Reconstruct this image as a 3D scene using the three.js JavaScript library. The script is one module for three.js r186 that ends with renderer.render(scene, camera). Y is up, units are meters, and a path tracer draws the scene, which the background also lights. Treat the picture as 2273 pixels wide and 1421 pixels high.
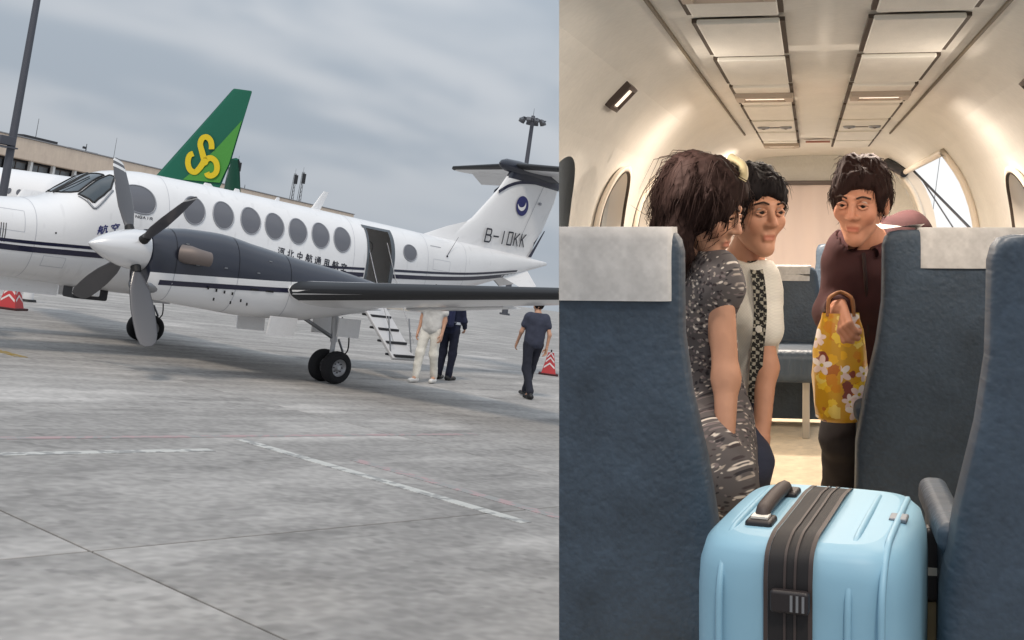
import * as THREE from 'three';
import { mergeGeometries, mergeVertices, toCreasedNormals } from 'three/addons/utils/BufferGeometryUtils.js';
import { RoundedBoxGeometry } from 'three/addons/geometries/RoundedBoxGeometry.js';
import { RectAreaLightUniformsLib } from 'three/addons/lights/RectAreaLightUniformsLib.js';

// ---------------------------------------------------------------- camera, sky, sun, exposure
const V = (x, y, z) => new THREE.Vector3(x, y, z);
const scene = new THREE.Scene();
const EYE = V(-5.8355, 1.5455, 15.9103), YAW = 0.6173, PITCH = 0.0654, ROLL = 0.1356;
const camera = new THREE.PerspectiveCamera(2 * Math.atan(710.5 / 2400) * 180 / Math.PI, 1.6, 0.1, 6000);
const camF = V(Math.cos(PITCH) * Math.cos(YAW), Math.sin(PITCH), -Math.cos(PITCH) * Math.sin(YAW));
const camR0 = V().crossVectors(camF, V(0, 1, 0)).normalize(), camU0 = V().crossVectors(camR0, camF);
const camR = camR0.clone().multiplyScalar(Math.cos(ROLL)).addScaledVector(camU0, Math.sin(ROLL));
const camU = camU0.clone().multiplyScalar(Math.cos(ROLL)).addScaledVector(camR0, -Math.sin(ROLL));
camera.position.copy(EYE);
camera.quaternion.setFromRotationMatrix(new THREE.Matrix4().makeBasis(camR, camU, camF.clone().negate()));
camera.setViewOffset(2273, 1421, -313.5, 150.5, 2273, 1421);
scene.add(camera);

// seeded numbers and noise
let seedState = 20240611;
function rnd() { seedState = (seedState + 0x6d2b79f5) | 0; let t = Math.imul(seedState ^ (seedState >>> 15), 1 | seedState); t = (t + Math.imul(t ^ (t >>> 7), 61 | t)) ^ t; return ((t ^ (t >>> 14)) >>> 0) / 4294967296; }
const hsh = (i, j, k) => { let h = Math.imul(i, 374761393) ^ Math.imul(j, 668265263) ^ Math.imul(k, 1274126177); h = Math.imul(h ^ (h >>> 13), 1274126177); h ^= h >>> 16; return (h >>> 0) / 4294967296; };
const fade = (t) => t * t * (3 - 2 * t);
function vnoise(x, y, z, p = 0) {                                     // value noise, 0..1; p = period in x and y
  const xi = Math.floor(x), yi = Math.floor(y), zi = Math.floor(z), fx = fade(x - xi), fy = fade(y - yi), fz = fade(z - zi);
  const w = p ? (a) => ((a % p) + p) % p : (a) => a;
  const c = (a, b, d) => hsh(w(xi + a), w(yi + b), zi + d);
  const l = (a, b, t) => a + (b - a) * t;
  return l(l(l(c(0, 0, 0), c(1, 0, 0), fx), l(c(0, 1, 0), c(1, 1, 0), fx), fy), l(l(c(0, 0, 1), c(1, 0, 1), fx), l(c(0, 1, 1), c(1, 1, 1), fx), fy), fz);
}
function fbm(x, y, z, o = 4, p = 0) { let s = 0, a = 0.5, n = 0; for (let i = 0; i < o; i++) { s += a * vnoise(x, y, z + i * 17, p); n += a; a *= 0.5; x *= 2; y *= 2; z *= 2; if (p) p *= 2; } return s / n; }
const clamp = (x, a = 0, b = 1) => Math.min(b, Math.max(a, x));
const sstep = (a, b, x) => fade(clamp((x - a) / (b - a)));

// overcast sky: grey-blue streaky cloud sheet, brighter overhead as overcast skies are
{
  const w = 1024, h = 512, d = new Float32Array(w * h * 4);
  for (let j = 0; j < h; j++) {
    const el = (j + 0.5) / h * Math.PI - Math.PI / 2, sy = Math.sin(el), cy = Math.cos(el);
    for (let i = 0; i < w; i++) {
      const az = (i + 0.5) / w * Math.PI * 2, dx = Math.cos(az) * cy, dz = Math.sin(az) * cy;
      const s = 1 / (Math.max(sy, 0) + 0.12), px = dx * s, pz = dz * s;
      const wx = fbm(px * 0.9 + 5, pz * 0.9, 2, 3) * 1.6;
      let n = fbm(px * 1.5 + wx, pz * 2.6 + wx * 0.8, 7, 6);
      const n2 = fbm(px * 0.45 + 31, pz * 0.6, 3, 4);
      n = sstep(0.36, 0.62, n * 0.72 + n2 * 0.28);
      const up = 0.92 + 1.15 * Math.pow(clamp(sy), 1.3);
      const lo = sstep(0.16, 0.0, sy) * 0.7;                              // a little clearer and bluer towards the horizon
      const k = n * (1 - lo) + 0.45 * lo;
      const R = (0.385 + 0.15 * k), G = (0.44 + 0.13 * k), B = (0.505 + 0.11 * k);
      const o = (j * w + i) * 4, g = sy < 0 ? 0.95 : 1;
      d[o] = R * up * g; d[o + 1] = G * up * g; d[o + 2] = B * up * g; d[o + 3] = 1;
    }
  }
  const t = new THREE.DataTexture(d, w, h, THREE.RGBAFormat, THREE.FloatType);
  t.mapping = THREE.EquirectangularReflectionMapping; t.magFilter = t.minFilter = THREE.LinearFilter; t.needsUpdate = true;
  scene.background = t; scene.environment = t;
}
const sun = new THREE.DirectionalLight(0xfff1e0, 1.5);
const sunDir = V(-camF.x, 0, -camF.z).normalize().multiplyScalar(0.62).add(V(0, 0.79, 0)).addScaledVector(V(camR.x, 0, camR.z).normalize(), -0.05).normalize();
sun.position.copy(sunDir).multiplyScalar(120).add(V(5, 0, 0)); sun.target.position.set(5, 0, 0);
sun.castShadow = true; sun.shadow.radius = 20; sun.shadow.mapSize.set(4096, 4096);
Object.assign(sun.shadow.camera, { left: -90, right: 90, top: 90, bottom: -90, near: 1, far: 320 });
scene.add(sun, sun.target);
const renderer = new THREE.WebGLRenderer({ antialias: true });
renderer.setSize(1024, 640);
renderer.shadowMap.enabled = true; renderer.shadowMap.type = THREE.PCFSoftShadowMap;
renderer.toneMapping = THREE.LinearToneMapping; renderer.toneMappingExposure = 1.0;
renderer.outputColorSpace = THREE.SRGBColorSpace;
RectAreaLightUniformsLib.init();

// ---------------------------------------------------------------- helpers
const usedNames = {};
function numbered(n) { const k = usedNames[n] || 0; usedNames[n] = k + 1; return k ? n + '_' + String(k).padStart(3, '0') : n; }
function mesh(name, geo, mat, parent) { const m = new THREE.Mesh(geo, mat); m.name = name; m.castShadow = m.receiveShadow = true; if (parent) parent.add(m); return m; }
function tag(o, label, category, group) { o.userData = { label, category }; if (group) o.userData.group = group; return o; }
function thing(name, label, category, pos = [0, 0, 0], group) { const g = new THREE.Group(); g.name = numbered(name); g.position.set(...pos); tag(g, label, category, group); scene.add(g); return g; }
function solo(name, geo, mat, label, category, group) { const m = mesh(numbered(name), geo, mat, scene); return tag(m, label, category, group); }
function struct(name, geo, mat) { const m = mesh(numbered(name), geo, mat, scene); m.userData = { kind: 'structure' }; return m; }
const sRGB = (r, g, b) => new THREE.Color().setRGB(r / 255, g / 255, b / 255, THREE.SRGBColorSpace);
function mat(c, rough = 0.6, metal = 0, extra = {}) { return new THREE.MeshPhysicalMaterial({ color: c, roughness: rough, metalness: metal, side: THREE.DoubleSide, ...extra }); }
function pchip(xs, ys) {
  const n = xs.length, h = [], d = [], m = new Array(n).fill(0);
  for (let i = 0; i < n - 1; i++) { h.push(xs[i + 1] - xs[i]); d.push((ys[i + 1] - ys[i]) / h[i]); }
  m[0] = d[0]; m[n - 1] = d[n - 2];
  for (let i = 1; i < n - 1; i++) if (d[i - 1] * d[i] > 0) { const w1 = 2 * h[i] + h[i - 1], w2 = h[i] + 2 * h[i - 1]; m[i] = (w1 + w2) / (w1 / d[i - 1] + w2 / d[i]); }
  return (x) => {
    let i = 0; while (i < n - 2 && x > xs[i + 1]) i++;
    const t = clamp((x - xs[i]) / h[i]), t2 = t * t, t3 = t2 * t;
    return (2 * t3 - 3 * t2 + 1) * ys[i] + (t3 - 2 * t2 + t) * h[i] * m[i] + (-2 * t3 + 3 * t2) * ys[i + 1] + (t3 - t2) * h[i] * m[i + 1];
  };
}
function geoFrom(pos, idx, uv) {
  const g = new THREE.BufferGeometry();
  g.setAttribute('position', new THREE.Float32BufferAttribute(pos, 3));
  g.setAttribute('uv', new THREE.Float32BufferAttribute(uv || new Float32Array(pos.length / 3 * 2), 2));
  g.setIndex(idx); g.computeVertexNormals(); return g;
}
// skin over rings of points (each ring an array of Vector3 of equal length)
function loft(rings, { closed = true, cap0 = true, cap1 = true, crease = 0 } = {}) {
  const pos = [], idx = [], uv = [], n = rings[0].length, m = closed ? n : n - 1;
  rings.forEach((r, i) => r.forEach((p, j) => { pos.push(p.x, p.y, p.z); uv.push(j / n, i / rings.length); }));
  for (let i = 0; i < rings.length - 1; i++) for (let j = 0; j < m; j++) { const a = i * n + j, b = i * n + (j + 1) % n, c = a + n, d = b + n; idx.push(a, b, d, a, d, c); }
  const cap = (r, flip) => { const c = r.reduce((s, p) => s.add(p), V()).multiplyScalar(1 / n), k = pos.length / 3; pos.push(c.x, c.y, c.z); uv.push(0.5, 0.5); r.forEach((p) => { pos.push(p.x, p.y, p.z); uv.push(0.5, 0.5); }); for (let j = 0; j < m; j++) { const a = k + 1 + j, b = k + 1 + (j + 1) % n; flip ? idx.push(k, b, a) : idx.push(k, a, b); } };
  if (closed && cap0) cap(rings[0], true); if (closed && cap1) cap(rings[rings.length - 1], false);
  const g = geoFrom(pos, idx, uv); return crease ? toCreasedNormals(g, crease) : g;
}
const ring = (n, f) => Array.from({ length: n }, (_, i) => f(i / n * Math.PI * 2));
function tube(pts, r, seg = 24, rad = 8, closed = false) { return new THREE.TubeGeometry(new THREE.CatmullRomCurve3(pts, closed, 'catmullrom', 0.3), seg, r, rad, closed); }
function rod(a, b, r0, r1 = r0, n = 10) {
  const d = b.clone().sub(a), g = new THREE.CylinderGeometry(r1, r0, d.length(), n); g.translate(0, d.length() / 2, 0);
  g.applyQuaternion(new THREE.Quaternion().setFromUnitVectors(V(0, 1, 0), d.normalize())); g.translate(a.x, a.y, a.z); return g;
}
function box(x0, x1, y0, y1, z0, z1, r = 0) { const g = r ? new RoundedBoxGeometry(x1 - x0, y1 - y0, z1 - z0, 3, r) : new THREE.BoxGeometry(x1 - x0, y1 - y0, z1 - z0); g.translate((x0 + x1) / 2, (y0 + y1) / 2, (z0 + z1) / 2); return g; }
const strip = (g) => { const q = g.index ? g.toNonIndexed() : g; for (const k of Object.keys(q.attributes)) if (!['position', 'normal', 'uv'].includes(k)) q.deleteAttribute(k); return q; };
const merge = (list) => mergeGeometries(list.map(strip));
function dataTex(n, fn, rep = 1, srgb = true) {
  const d = new Uint8Array(n * n * 4);
  for (let j = 0; j < n; j++) for (let i = 0; i < n; i++) { const c = fn(i / n, j / n), o = (j * n + i) * 4; d[o] = clamp(c[0]) * 255; d[o + 1] = clamp(c[1]) * 255; d[o + 2] = clamp(c[2]) * 255; d[o + 3] = 255; }
  const t = new THREE.DataTexture(d, n, n); t.wrapS = t.wrapT = THREE.RepeatWrapping; t.magFilter = THREE.LinearFilter; t.minFilter = THREE.LinearMipmapLinearFilter; t.generateMipmaps = true;
  if (srgb) t.colorSpace = THREE.SRGBColorSpace; t.repeat.set(rep, rep); t.needsUpdate = true; return t;
}
function planarUV(g, sx, ax = 'x', ay = 'z') { const p = g.attributes.position, u = new Float32Array(p.count * 2); const k = { x: 0, y: 1, z: 2 }; for (let i = 0; i < p.count; i++) { u[i * 2] = p.array[i * 3 + k[ax]] / sx; u[i * 2 + 1] = p.array[i * 3 + k[ay]] / sx; } g.setAttribute('uv', new THREE.BufferAttribute(u, 2)); return g; }

// ---------------------------------------------------------------- apron
const concreteTone = dataTex(1024, (u, v) => {
  const big = fbm(u * 5, v * 5, 1, 5, 5), mid = fbm(u * 22, v * 22, 9, 4, 22), fine = vnoise(u * 420, v * 420, 3, 420);
  const streak = fbm(u * 6, v * 90, 21, 3, 6);                          // brushed finish and tyre scuffs along the taxi direction
  const spot = sstep(0.66, 0.76, fbm(u * 30, v * 64, 40, 4, 30)) * 0.045 + sstep(0.76, 0.84, vnoise(u * 210, v * 210, 61, 210)) * sstep(0.5, 0.62, fbm(u * 14, v * 14, 71, 3, 14)) * 0.05;
  const pale = sstep(0.54, 0.7, fbm(u * 10, v * 22, 55, 5, 10)) * 0.07;
  const g = 0.6 + (big - 0.5) * 0.11 + (mid - 0.5) * 0.08 + (fine - 0.5) * 0.09 + (streak - 0.5) * 0.13 - spot + pale;
  return [g * 1.016, g * 0.998, g * 0.98];
});
const concreteBump = dataTex(512, (u, v) => { const g = 0.5 + (fbm(u * 60, v * 60, 2, 4, 60) - 0.5) * 0.8; return [g, g, g]; }, 1, false);
const slabMats = [0.985, 1.0, 1.015, 0.97].map((k) => { const t = concreteTone.clone(); t.needsUpdate = true; t.offset.set(k * 7.3, k * 3.1); return mat(new THREE.Color(k, k, k), 0.86, 0, { map: t, bumpMap: concreteBump, bumpScale: 0.003 }); });
{
  const g = new THREE.PlaneGeometry(2400, 2400); g.rotateX(-Math.PI / 2); g.translate(0, -0.03, 0);
  planarUV(g, 18);
  const apron = struct('apron', g, slabMats[1]);
  let n = 0;
  const S = 5, gap = 0.007;
  for (let i = -2; i < 8; i++) for (let j = -5; j < 2; j++) {
    const x0 = -2.75 + i * S, z1 = 10.46 + j * S + S;
    const b = new RoundedBoxGeometry(S - gap * 2, 0.06, S - gap * 2, 1, 0.006); b.translate(x0 + S / 2, -0.03, z1 - S / 2);
    planarUV(b, 18);
    mesh(n ? 'slab_' + String(n).padStart(3, '0') : 'slab', b, slabMats[(i * 7 + j * 5 + 100) % 4], apron); n++;
  }
  const sealant = [];
  for (let i = -2; i <= 8; i++) sealant.push(box(-2.75 + i * S - gap, -2.75 + i * S + gap, -0.028, -0.012, -14.5, 20.4));
  for (let j = -5; j <= 2; j++) sealant.push(box(-12.7, 37.2, -0.0285, -0.0125, 10.46 + j * S - gap, 10.46 + j * S + gap));
  const seal = mesh('joint_sealant', merge(sealant), mat(sRGB(48, 47, 46), 0.8), apron);
  const wornTex = (r, gg, b, worn) => dataTex(256, (u, v) => { const n = fbm(u * 24, v * 24, 5, 4, 24), w = sstep(worn, worn + 0.16, n); return [r + (0.58 - r) * w, gg + (0.58 - gg) * w, b + (0.575 - b) * w]; });
  const whiteLine = mat(0xffffff, 0.7, 0, { map: wornTex(0.75, 0.75, 0.735, 0.46) }), redLine = mat(0xffffff, 0.75, 0, { map: wornTex(0.66, 0.575, 0.58, 0.42) }), yellowLine = mat(0xffffff, 0.75, 0, { map: wornTex(0.60, 0.50, 0.22, 0.5) });
  const line = (name, x0, x1, z0, z1, m) => { const b = box(x0, x1, -0.001, 0.004, z0, z1); planarUV(b, 1.7); const o = struct(name, b, m); return o; };
  line('painted_white_line', -9, -0.35, 7.74, 7.86, whiteLine);
  line('painted_white_line', 0.19, 0.31, 7.3, 10.8, whiteLine);
  line('painted_red_line', -9, 3.5, 7.10, 7.20, redLine);
  line('painted_red_line', 0.62, 0.74, 8.4, 13.5, redLine);
  line('painted_yellow_line', 1.09, 1.24, -6, 1.15, yellowLine);
  
}
// ---------------------------------------------------------------- twin-engine propeller aircraft (x aft, y up, z to its left side)
const paintTone = dataTex(256, (u, v) => { const n = fbm(u * 7, v * 5, 12, 5, 7), g = 0.915 + (n - 0.5) * 0.035 - sstep(0.66, 0.8, fbm(u * 30, v * 9, 44, 3, 30)) * 0.03; return [g, g, g * 1.004]; });
const whitePaint = mat(0xffffff, 0.32, 0, { map: paintTone, clearcoat: 0.5, clearcoatRoughness: 0.2 });
const navyPaint = mat(sRGB(18, 20, 50), 0.35, 0, { clearcoat: 0.6 });
const darkPaint = mat(sRGB(36, 40, 54), 0.28, 0, { clearcoat: 0.55, clearcoatRoughness: 0.25 });
const bootRubber = mat(sRGB(40, 42, 46), 0.55), tyreRubber = mat(sRGB(30, 30, 33), 0.85), steel = mat(sRGB(150, 152, 156), 0.38, 0.8), darkMetal = mat(sRGB(62, 62, 66), 0.5, 0.5);
const greyPlastic = mat(sRGB(96, 97, 104), 0.3, 0, { clearcoat: 0.7, clearcoatRoughness: 0.06 }), frameGrey = mat(sRGB(150, 152, 158), 0.4, 0.3), blackPaint = mat(sRGB(20, 20, 22), 0.6);
const smokeGlass = mat(sRGB(46, 56, 62), 0.08, 0, { clearcoat: 1, clearcoatRoughness: 0.03 });
const FX = [-1.6, -1.3, -0.8, 0, 1.06, 1.6, 1.9, 2.2, 2.55, 3.0, 4, 5.5, 7.0, 8, 9, 10.2, 11.4, 12.5];
const fT = pchip(FX, [1.47, 1.70, 1.88, 1.99, 2.07, 2.17, 2.37, 2.6, 2.72, 2.77, 2.77, 2.75, 2.72, 2.70, 2.67, 2.65, 2.62, 2.58]);
const fB = pchip(FX, [1.43, 1.20, 1.06, 1.0, 0.98, 0.96, 0.95, 0.94, 0.93, 0.92, 0.92, 0.92, 0.95, 1.1, 1.38, 1.78, 2.16, 2.5]);
const fW = pchip(FX, [0.02, 0.24, 0.42, 0.56, 0.655, 0.68, 0.695, 0.705, 0.715, 0.72, 0.72, 0.72, 0.72, 0.67, 0.55, 0.38, 0.22, 0.05]);
const FN = 2.4, sp = (s) => Math.sign(s) * Math.pow(Math.abs(s), 2 / FN);
function fus(X, th, off = 0) {                                        // point on the fuselage; th = 0 on the left side, 90 degrees on top
  const P = (x, t) => { const a = fT(x), b = fB(x); return V(x, (a + b) / 2 + (a - b) / 2 * sp(Math.sin(t)), fW(x) * sp(Math.cos(t))); };
  const p = P(X, th); if (!off) return p;
  const n = P(X + 0.02, th).sub(P(X - 0.02, th)).cross(P(X, th + 0.02).sub(P(X, th - 0.02))).normalize();
  const out = V(0, p.y - (fT(X) + fB(X)) / 2, p.z); if (n.dot(out) < 0) n.negate();
  return p.addScaledVector(n, off);
}
const thY = (X, y, side = 1) => { const a = fT(X), b = fB(X), k = clamp((y - (a + b) / 2) / ((a - b) / 2), -1, 1); const t = Math.asin(Math.sign(k) * Math.pow(Math.abs(k), FN / 2)); return side > 0 ? t : Math.PI - t; };
const thZ = (X, z, side = 1) => { const t = Math.acos(Math.pow(clamp(Math.abs(z) / fW(X)), FN / 2)); return side > 0 ? t : Math.PI - t; };
function starPatch(pts, map, rings = 4) {                             // fills a star-shaped outline given in surface coordinates
  const c = pts.reduce((s, p) => [s[0] + p[0] / pts.length, s[1] + p[1] / pts.length], [0, 0]), pos = [], idx = [], n = pts.length;
  const put = (a, b) => { const p = map(a, b); pos.push(p.x, p.y, p.z); };
  put(c[0], c[1]);
  for (let k = 1; k <= rings; k++) for (const p of pts) put(c[0] + (p[0] - c[0]) * k / rings, c[1] + (p[1] - c[1]) * k / rings);
  for (let j = 0; j < n; j++) idx.push(0, 1 + j, 1 + (j + 1) % n);
  for (let k = 0; k < rings - 1; k++) for (let j = 0; j < n; j++) { const a = 1 + k * n + j, b = 1 + k * n + (j + 1) % n; idx.push(a, a + n, b + n, a, b + n, b); }
  return geoFrom(pos, idx);
}
function densify(pts, step = 0.04) { const o = []; pts.forEach((p, i) => { const q = pts[(i + 1) % pts.length], k = Math.max(1, Math.ceil(Math.hypot(q[0] - p[0], q[1] - p[1]) / step)); for (let s = 0; s < k; s++) o.push([p[0] + (q[0] - p[0]) * s / k, p[1] + (q[1] - p[1]) * s / k]); }); return o; }
function smoothLoop(pts, n = 40) { const c = new THREE.CatmullRomCurve3(pts.map((p) => V(p[0], p[1], 0)), true, 'catmullrom', 0.5); return c.getSpacedPoints(n).slice(0, n).map((p) => [p.x, p.y]); }
function band(map, a, b, n, w0, w1, m = 3) {                          // ribbon: map(s, t), s along, t across
  const pos = [], idx = [];
  for (let i = 0; i <= n; i++) for (let j = 0; j <= m; j++) { const s = a + (b - a) * i / n, p = map(s, w0(s) + (w1(s) - w0(s)) * j / m); pos.push(p.x, p.y, p.z); }
  for (let i = 0; i < n; i++) for (let j = 0; j < m; j++) { const k = i * (m + 1) + j; idx.push(k, k + 1, k + m + 2, k, k + m + 2, k + m + 1); }
  return geoFrom(pos, idx);
}
// pen strokes laid on a surface: strokes are polylines in a unit box
const GLYPH = {
  '河': [[.08, .9, .2, .8], [.04, .62, .16, .54], [.04, .1, .22, .4], [.32, .85, .98, .85], [.42, .65, .68, .65, .68, .38, .42, .38, .42, .65], [.86, .85, .86, .1, .72, .14]],
  '北': [[.3, .95, .3, .05], [.08, .62, .3, .62], [.05, .2, .3, .32], [.62, .95, .62, .18, .7, .1, .95, .1, .95, .28], [.92, .75, .62, .55]],
  '中': [[.15, .72, .85, .72, .85, .35, .15, .35, .15, .72], [.5, 1, .5, 0]],
  '航': [[.25, 1, .18, .88], [.12, .85, .42, .85, .42, .05, .34, .08], [.12, .85, .12, .4, .02, .05], [0, .48, .5, .48], [.24, .72, .28, .62], [.24, .36, .28, .24], [.72, 1, .76, .88], [.55, .82, 1, .82], [.65, .62, .65, .35, .52, .05], [.65, .62, .88, .62, .88, .15, .92, .06, 1, .08, 1, .22]],
  '通': [[.08, .9, .18, .78], [.02, .6, .18, .6, .14, .3, .2, .2], [.02, .05, .2, .2, .4, .06, 1, .04], [.4, .95, .85, .95, .68, .8], [.4, .75, .4, .2], [.4, .75, .92, .75, .92, .2], [.4, .57, .92, .57], [.4, .4, .92, .4], [.66, .75, .66, .2]],
  '用': [[.2, .92, .2, .35, .08, .02], [.2, .92, .85, .92, .85, .05, .74, .1], [.2, .65, .85, .65], [.2, .4, .85, .4], [.52, .92, .52, .05]],
  '空': [[.5, 1, .52, .9], [.1, .7, .1, .85, .92, .85, .86, .72], [.38, .75, .2, .55], [.62, .75, .82, .58], [.25, .48, .78, .48], [.5, .48, .5, .08], [.08, .06, .95, .06]],
  'B': [[0, 0, 0, 1, .7, 1, .85, .88, .85, .66, .7, .53, 0, .53], [.7, .53, .95, .4, .95, .13, .78, 0, 0, 0]], '-': [[.05, .5, .95, .5]], '1': [[.5, 0, .5, 1]],
  '0': [[.1, 0, .1, 1, .9, 1, .9, 0, .1, 0]], 'K': [[.08, 0, .08, 1], [.92, 1, .1, .45], [.35, .6, .92, 0]],
  'I': [[.5, 0, .5, 1]], 'N': [[0, 0, 0, 1, 1, 0, 1, 1]], 'G': [[1, .8, .7, 1, .2, .95, 0, .5, .2, .05, .8, 0, 1, .4, .6, .4]], 'A': [[0, 0, .5, 1, 1, 0], [.2, .4, .8, .4]], 'R': [[0, 0, 0, 1, .8, 1, .9, .7, .7, .5, 0, .5], [.5, .5, 1, 0]],
};
function strokeText(text, map, w, h, pitch, pen) {                    // map(a, b): metres along and up to a point
  const pos = [], idx = [];
  [...text].forEach((ch, ci) => (GLYPH[ch] || []).forEach((s) => {
    for (let i = 0; i + 3 < s.length; i += 2) {
      const x0 = ci * pitch + s[i] * w, y0 = s[i + 1] * h, x1 = ci * pitch + s[i + 2] * w, y1 = s[i + 3] * h, L = Math.hypot(x1 - x0, y1 - y0) || 1, ux = (x1 - x0) / L * pen, uy = (y1 - y0) / L * pen, k = pos.length / 3;
      for (const [a, b] of [[x0 - ux / 2 - uy, y0 - uy / 2 + ux], [x0 - ux / 2 + uy, y0 - uy / 2 - ux], [x1 + ux / 2 + uy, y1 + uy / 2 - ux], [x1 + ux / 2 - uy, y1 + uy / 2 + ux]]) { const p = map(a, b); pos.push(p.x, p.y, p.z); }
      idx.push(k, k + 1, k + 2, k, k + 2, k + 3);
    }
  }));
  return geoFrom(pos, idx);
}
function letters(name, text, map, w, h, pitch, pen, m, parent) { [...text].forEach((ch, i) => mesh(name, strokeText(ch, (a, b) => map(a + i * pitch, b), w, h, pitch, pen), m, parent)); }
const ellipse = (cx, cy, rx, ry, n = 32) => Array.from({ length: n }, (_, i) => [cx + rx * Math.cos(i / n * 6.28318), cy + ry * Math.sin(i / n * 6.28318)]);
function foil(le, chord, t, n = 12, span = 1, dirY = V(0, 1, 0), grow = 0) {  // aerofoil ring from the leading edge aft; span < 1 keeps only the front part
  const out = [], half = (x) => 5 * t * (0.2969 * Math.sqrt(x) - 0.126 * x - 0.3516 * x * x + 0.2843 * x ** 3 - 0.1015 * x ** 4) * chord;
  const xs = Array.from({ length: n + 1 }, (_, i) => (1 - Math.cos(i / n * Math.PI)) / 2 * span);
  for (let i = n; i > 0; i--) out.push(V(le.x + xs[i] * chord, le.y, le.z).addScaledVector(dirY, half(xs[i]) + 0.001 + grow));
  out.push(V(le.x - grow, le.y, le.z));
  for (let i = 1; i <= n; i++) out.push(V(le.x + xs[i] * chord, le.y, le.z).addScaledVector(dirY, -half(xs[i]) - 0.001 - grow));
  return out;
}
const plane = thing('propeller_aircraft', 'white twin propeller aircraft with navy stripes and a row of oval windows', 'aircraft');
{
  // fuselage skin with the doorway left open
  const xs = [-1.6, -1.58, -1.54, -1.46, -1.3]; for (let x = -1.1; x < 12.5; x += 0.16) xs.push(x); xs.push(12.42, 12.5, 6.93, 7.5); xs.sort((a, b) => a - b);
  const NT = 64, pos = [], idx = [];
  xs.forEach((x) => { for (let j = 0; j <= NT; j++) { const p = fus(x, j / NT * Math.PI * 2 - Math.PI / 2); pos.push(p.x, p.y, p.z); } });
  for (let i = 0; i < xs.length - 1; i++) for (let j = 0; j < NT; j++) {
    if (xs[i] > 6.92 && xs[i] < 7.49 && j >= 8 && j < 25) continue;
    const a = i * (NT + 1) + j; idx.push(a, a + NT + 1, a + NT + 2, a, a + NT + 2, a + 1);
  }
  mesh('fuselage', planarUV(geoFrom(pos, idx), 2.6, 'x', 'y'), whitePaint, plane);
  const J = (j) => j / NT * Math.PI * 2 - Math.PI / 2, th0 = J(8), th1 = J(25);
  // door frame, dark entrance behind it
  const frame = [];
  frame.push(band((s, t) => fus(s, t, 0.007), 6.87, 7.56, 4, () => th1 - 0.01, () => th1 + 0.09), band((s, t) => fus(t, s, 0.007), th0, th1, 14, () => 7.47, () => 7.56), band((s, t) => fus(t, s, 0.007), th0, th1, 14, () => 6.90, () => 6.95));
  mesh('door_frame', merge(frame), mat(sRGB(92, 98, 104), 0.4, 0.3), plane);
  const inner = [];
  inner.push(box(3.2, 8.2, 1.16, 1.2, -0.6, 0.6));
  mesh('entrance_lining', merge(inner), mat(sRGB(214, 206, 194), 0.7), plane);
  // stripes along both sides
  for (const s of [1, -1]) {
    const y1 = pchip([-1.4, 0.87, 2, 4, 7.5, 9.6, 11.5], [1.48, 1.487, 1.53, 1.62, 1.86, 2.022, 2.28]), y2 = pchip([-1.4, 0.87, 2, 4, 7.5, 9.6, 11.5], [1.40, 1.40, 1.437, 1.53, 1.755, 1.925, 2.2]);
    const mp = (x, y) => fus(x, thY(x, y, s), 0.004);
    const seg = (a, b) => [band(mp, a, b, Math.ceil((b - a) / 0.12), (x) => y1(x) - 0.022, (x) => y1(x) + 0.022, 1), band(mp, a, b, Math.ceil((b - a) / 0.12), (x) => y2(x) - 0.04, (x) => y2(x) + 0.036, 1)];
    for (const q of s > 0 ? [...seg(-1.35, 6.88), ...seg(7.57, 11.4)] : seg(-1.35, 11.4)) mesh('stripe', q, navyPaint, plane);
  }
  // cabin windows: pane and raised rim each
  const rimGeo = (loop, grow, s) => merge([(() => { const c = loop.reduce((a, p) => [a[0] + p[0] / loop.length, a[1] + p[1] / loop.length], [0, 0]); return tube(loop.map((p) => fus(c[0] + (p[0] - c[0]) * grow, thY(c[0] + (p[0] - c[0]) * grow, c[1] + (p[1] - c[1]) * grow, s), 0.004)), 0.011, 48, 6, true); })()]);
  for (const s of [1, -1]) {
    const xs7 = [3.525, 4.025, 4.515, 4.964, 5.422, 5.885, 6.345], ys7 = [2.305, 2.31, 2.3, 2.28, 2.265, 2.262, 2.255];
    xs7.forEach((x, i) => { const lp = ellipse(x, ys7[i], 0.172, 0.2); const p = mesh('window', starPatch(lp.map((q) => [q[0], thY(q[0], q[1], s)]), (a, b) => fus(a, b, 0.006)), greyPlastic, plane); mesh('window_rim', rimGeo(lp, 1.05, s), frameGrey, p); });
    const sm = ellipse(7.95, 2.235, 0.165, 0.14, 28), p = mesh('window', starPatch(sm.map((q) => [q[0], thY(q[0], q[1], s)]), (a, b) => fus(a, b, 0.006)), greyPlastic, plane); mesh('window_rim', rimGeo(sm, 1.05, s), frameGrey, p);
    const cw = smoothLoop([[2.5, 2.46], [2.485, 2.29], [2.53, 2.17], [2.70, 2.135], [2.835, 2.17], [2.89, 2.29], [2.85, 2.43], [2.74, 2.505], [2.59, 2.51]], 36);
    const q = mesh('cockpit_side_window', starPatch(cw.map((a) => [a[0], thY(a[0], a[1], s)]), (a, b) => fus(a, b, 0.006)), greyPlastic, plane); mesh('window_rim', rimGeo(cw, 1.06, s), frameGrey, q);
    const paneA = densify([[1.735, 0.03], [1.765, 0.2], [1.83, 0.32], [1.9, 0.38], [2.28, 0.27], [2.2, 0.03]], 0.06), paneB = densify([[1.885, 0.43], [1.95, 0.52], [2.025, 0.605], [2.16, 0.58], [2.27, 0.535], [2.385, 0.37], [2.345, 0.30]], 0.06);
    mesh('windshield', starPatch(paneA.map((a) => [a[0], thZ(a[0], a[1], s)]), (a, b) => fus(a, b, 0.006)), smokeGlass, plane);
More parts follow.
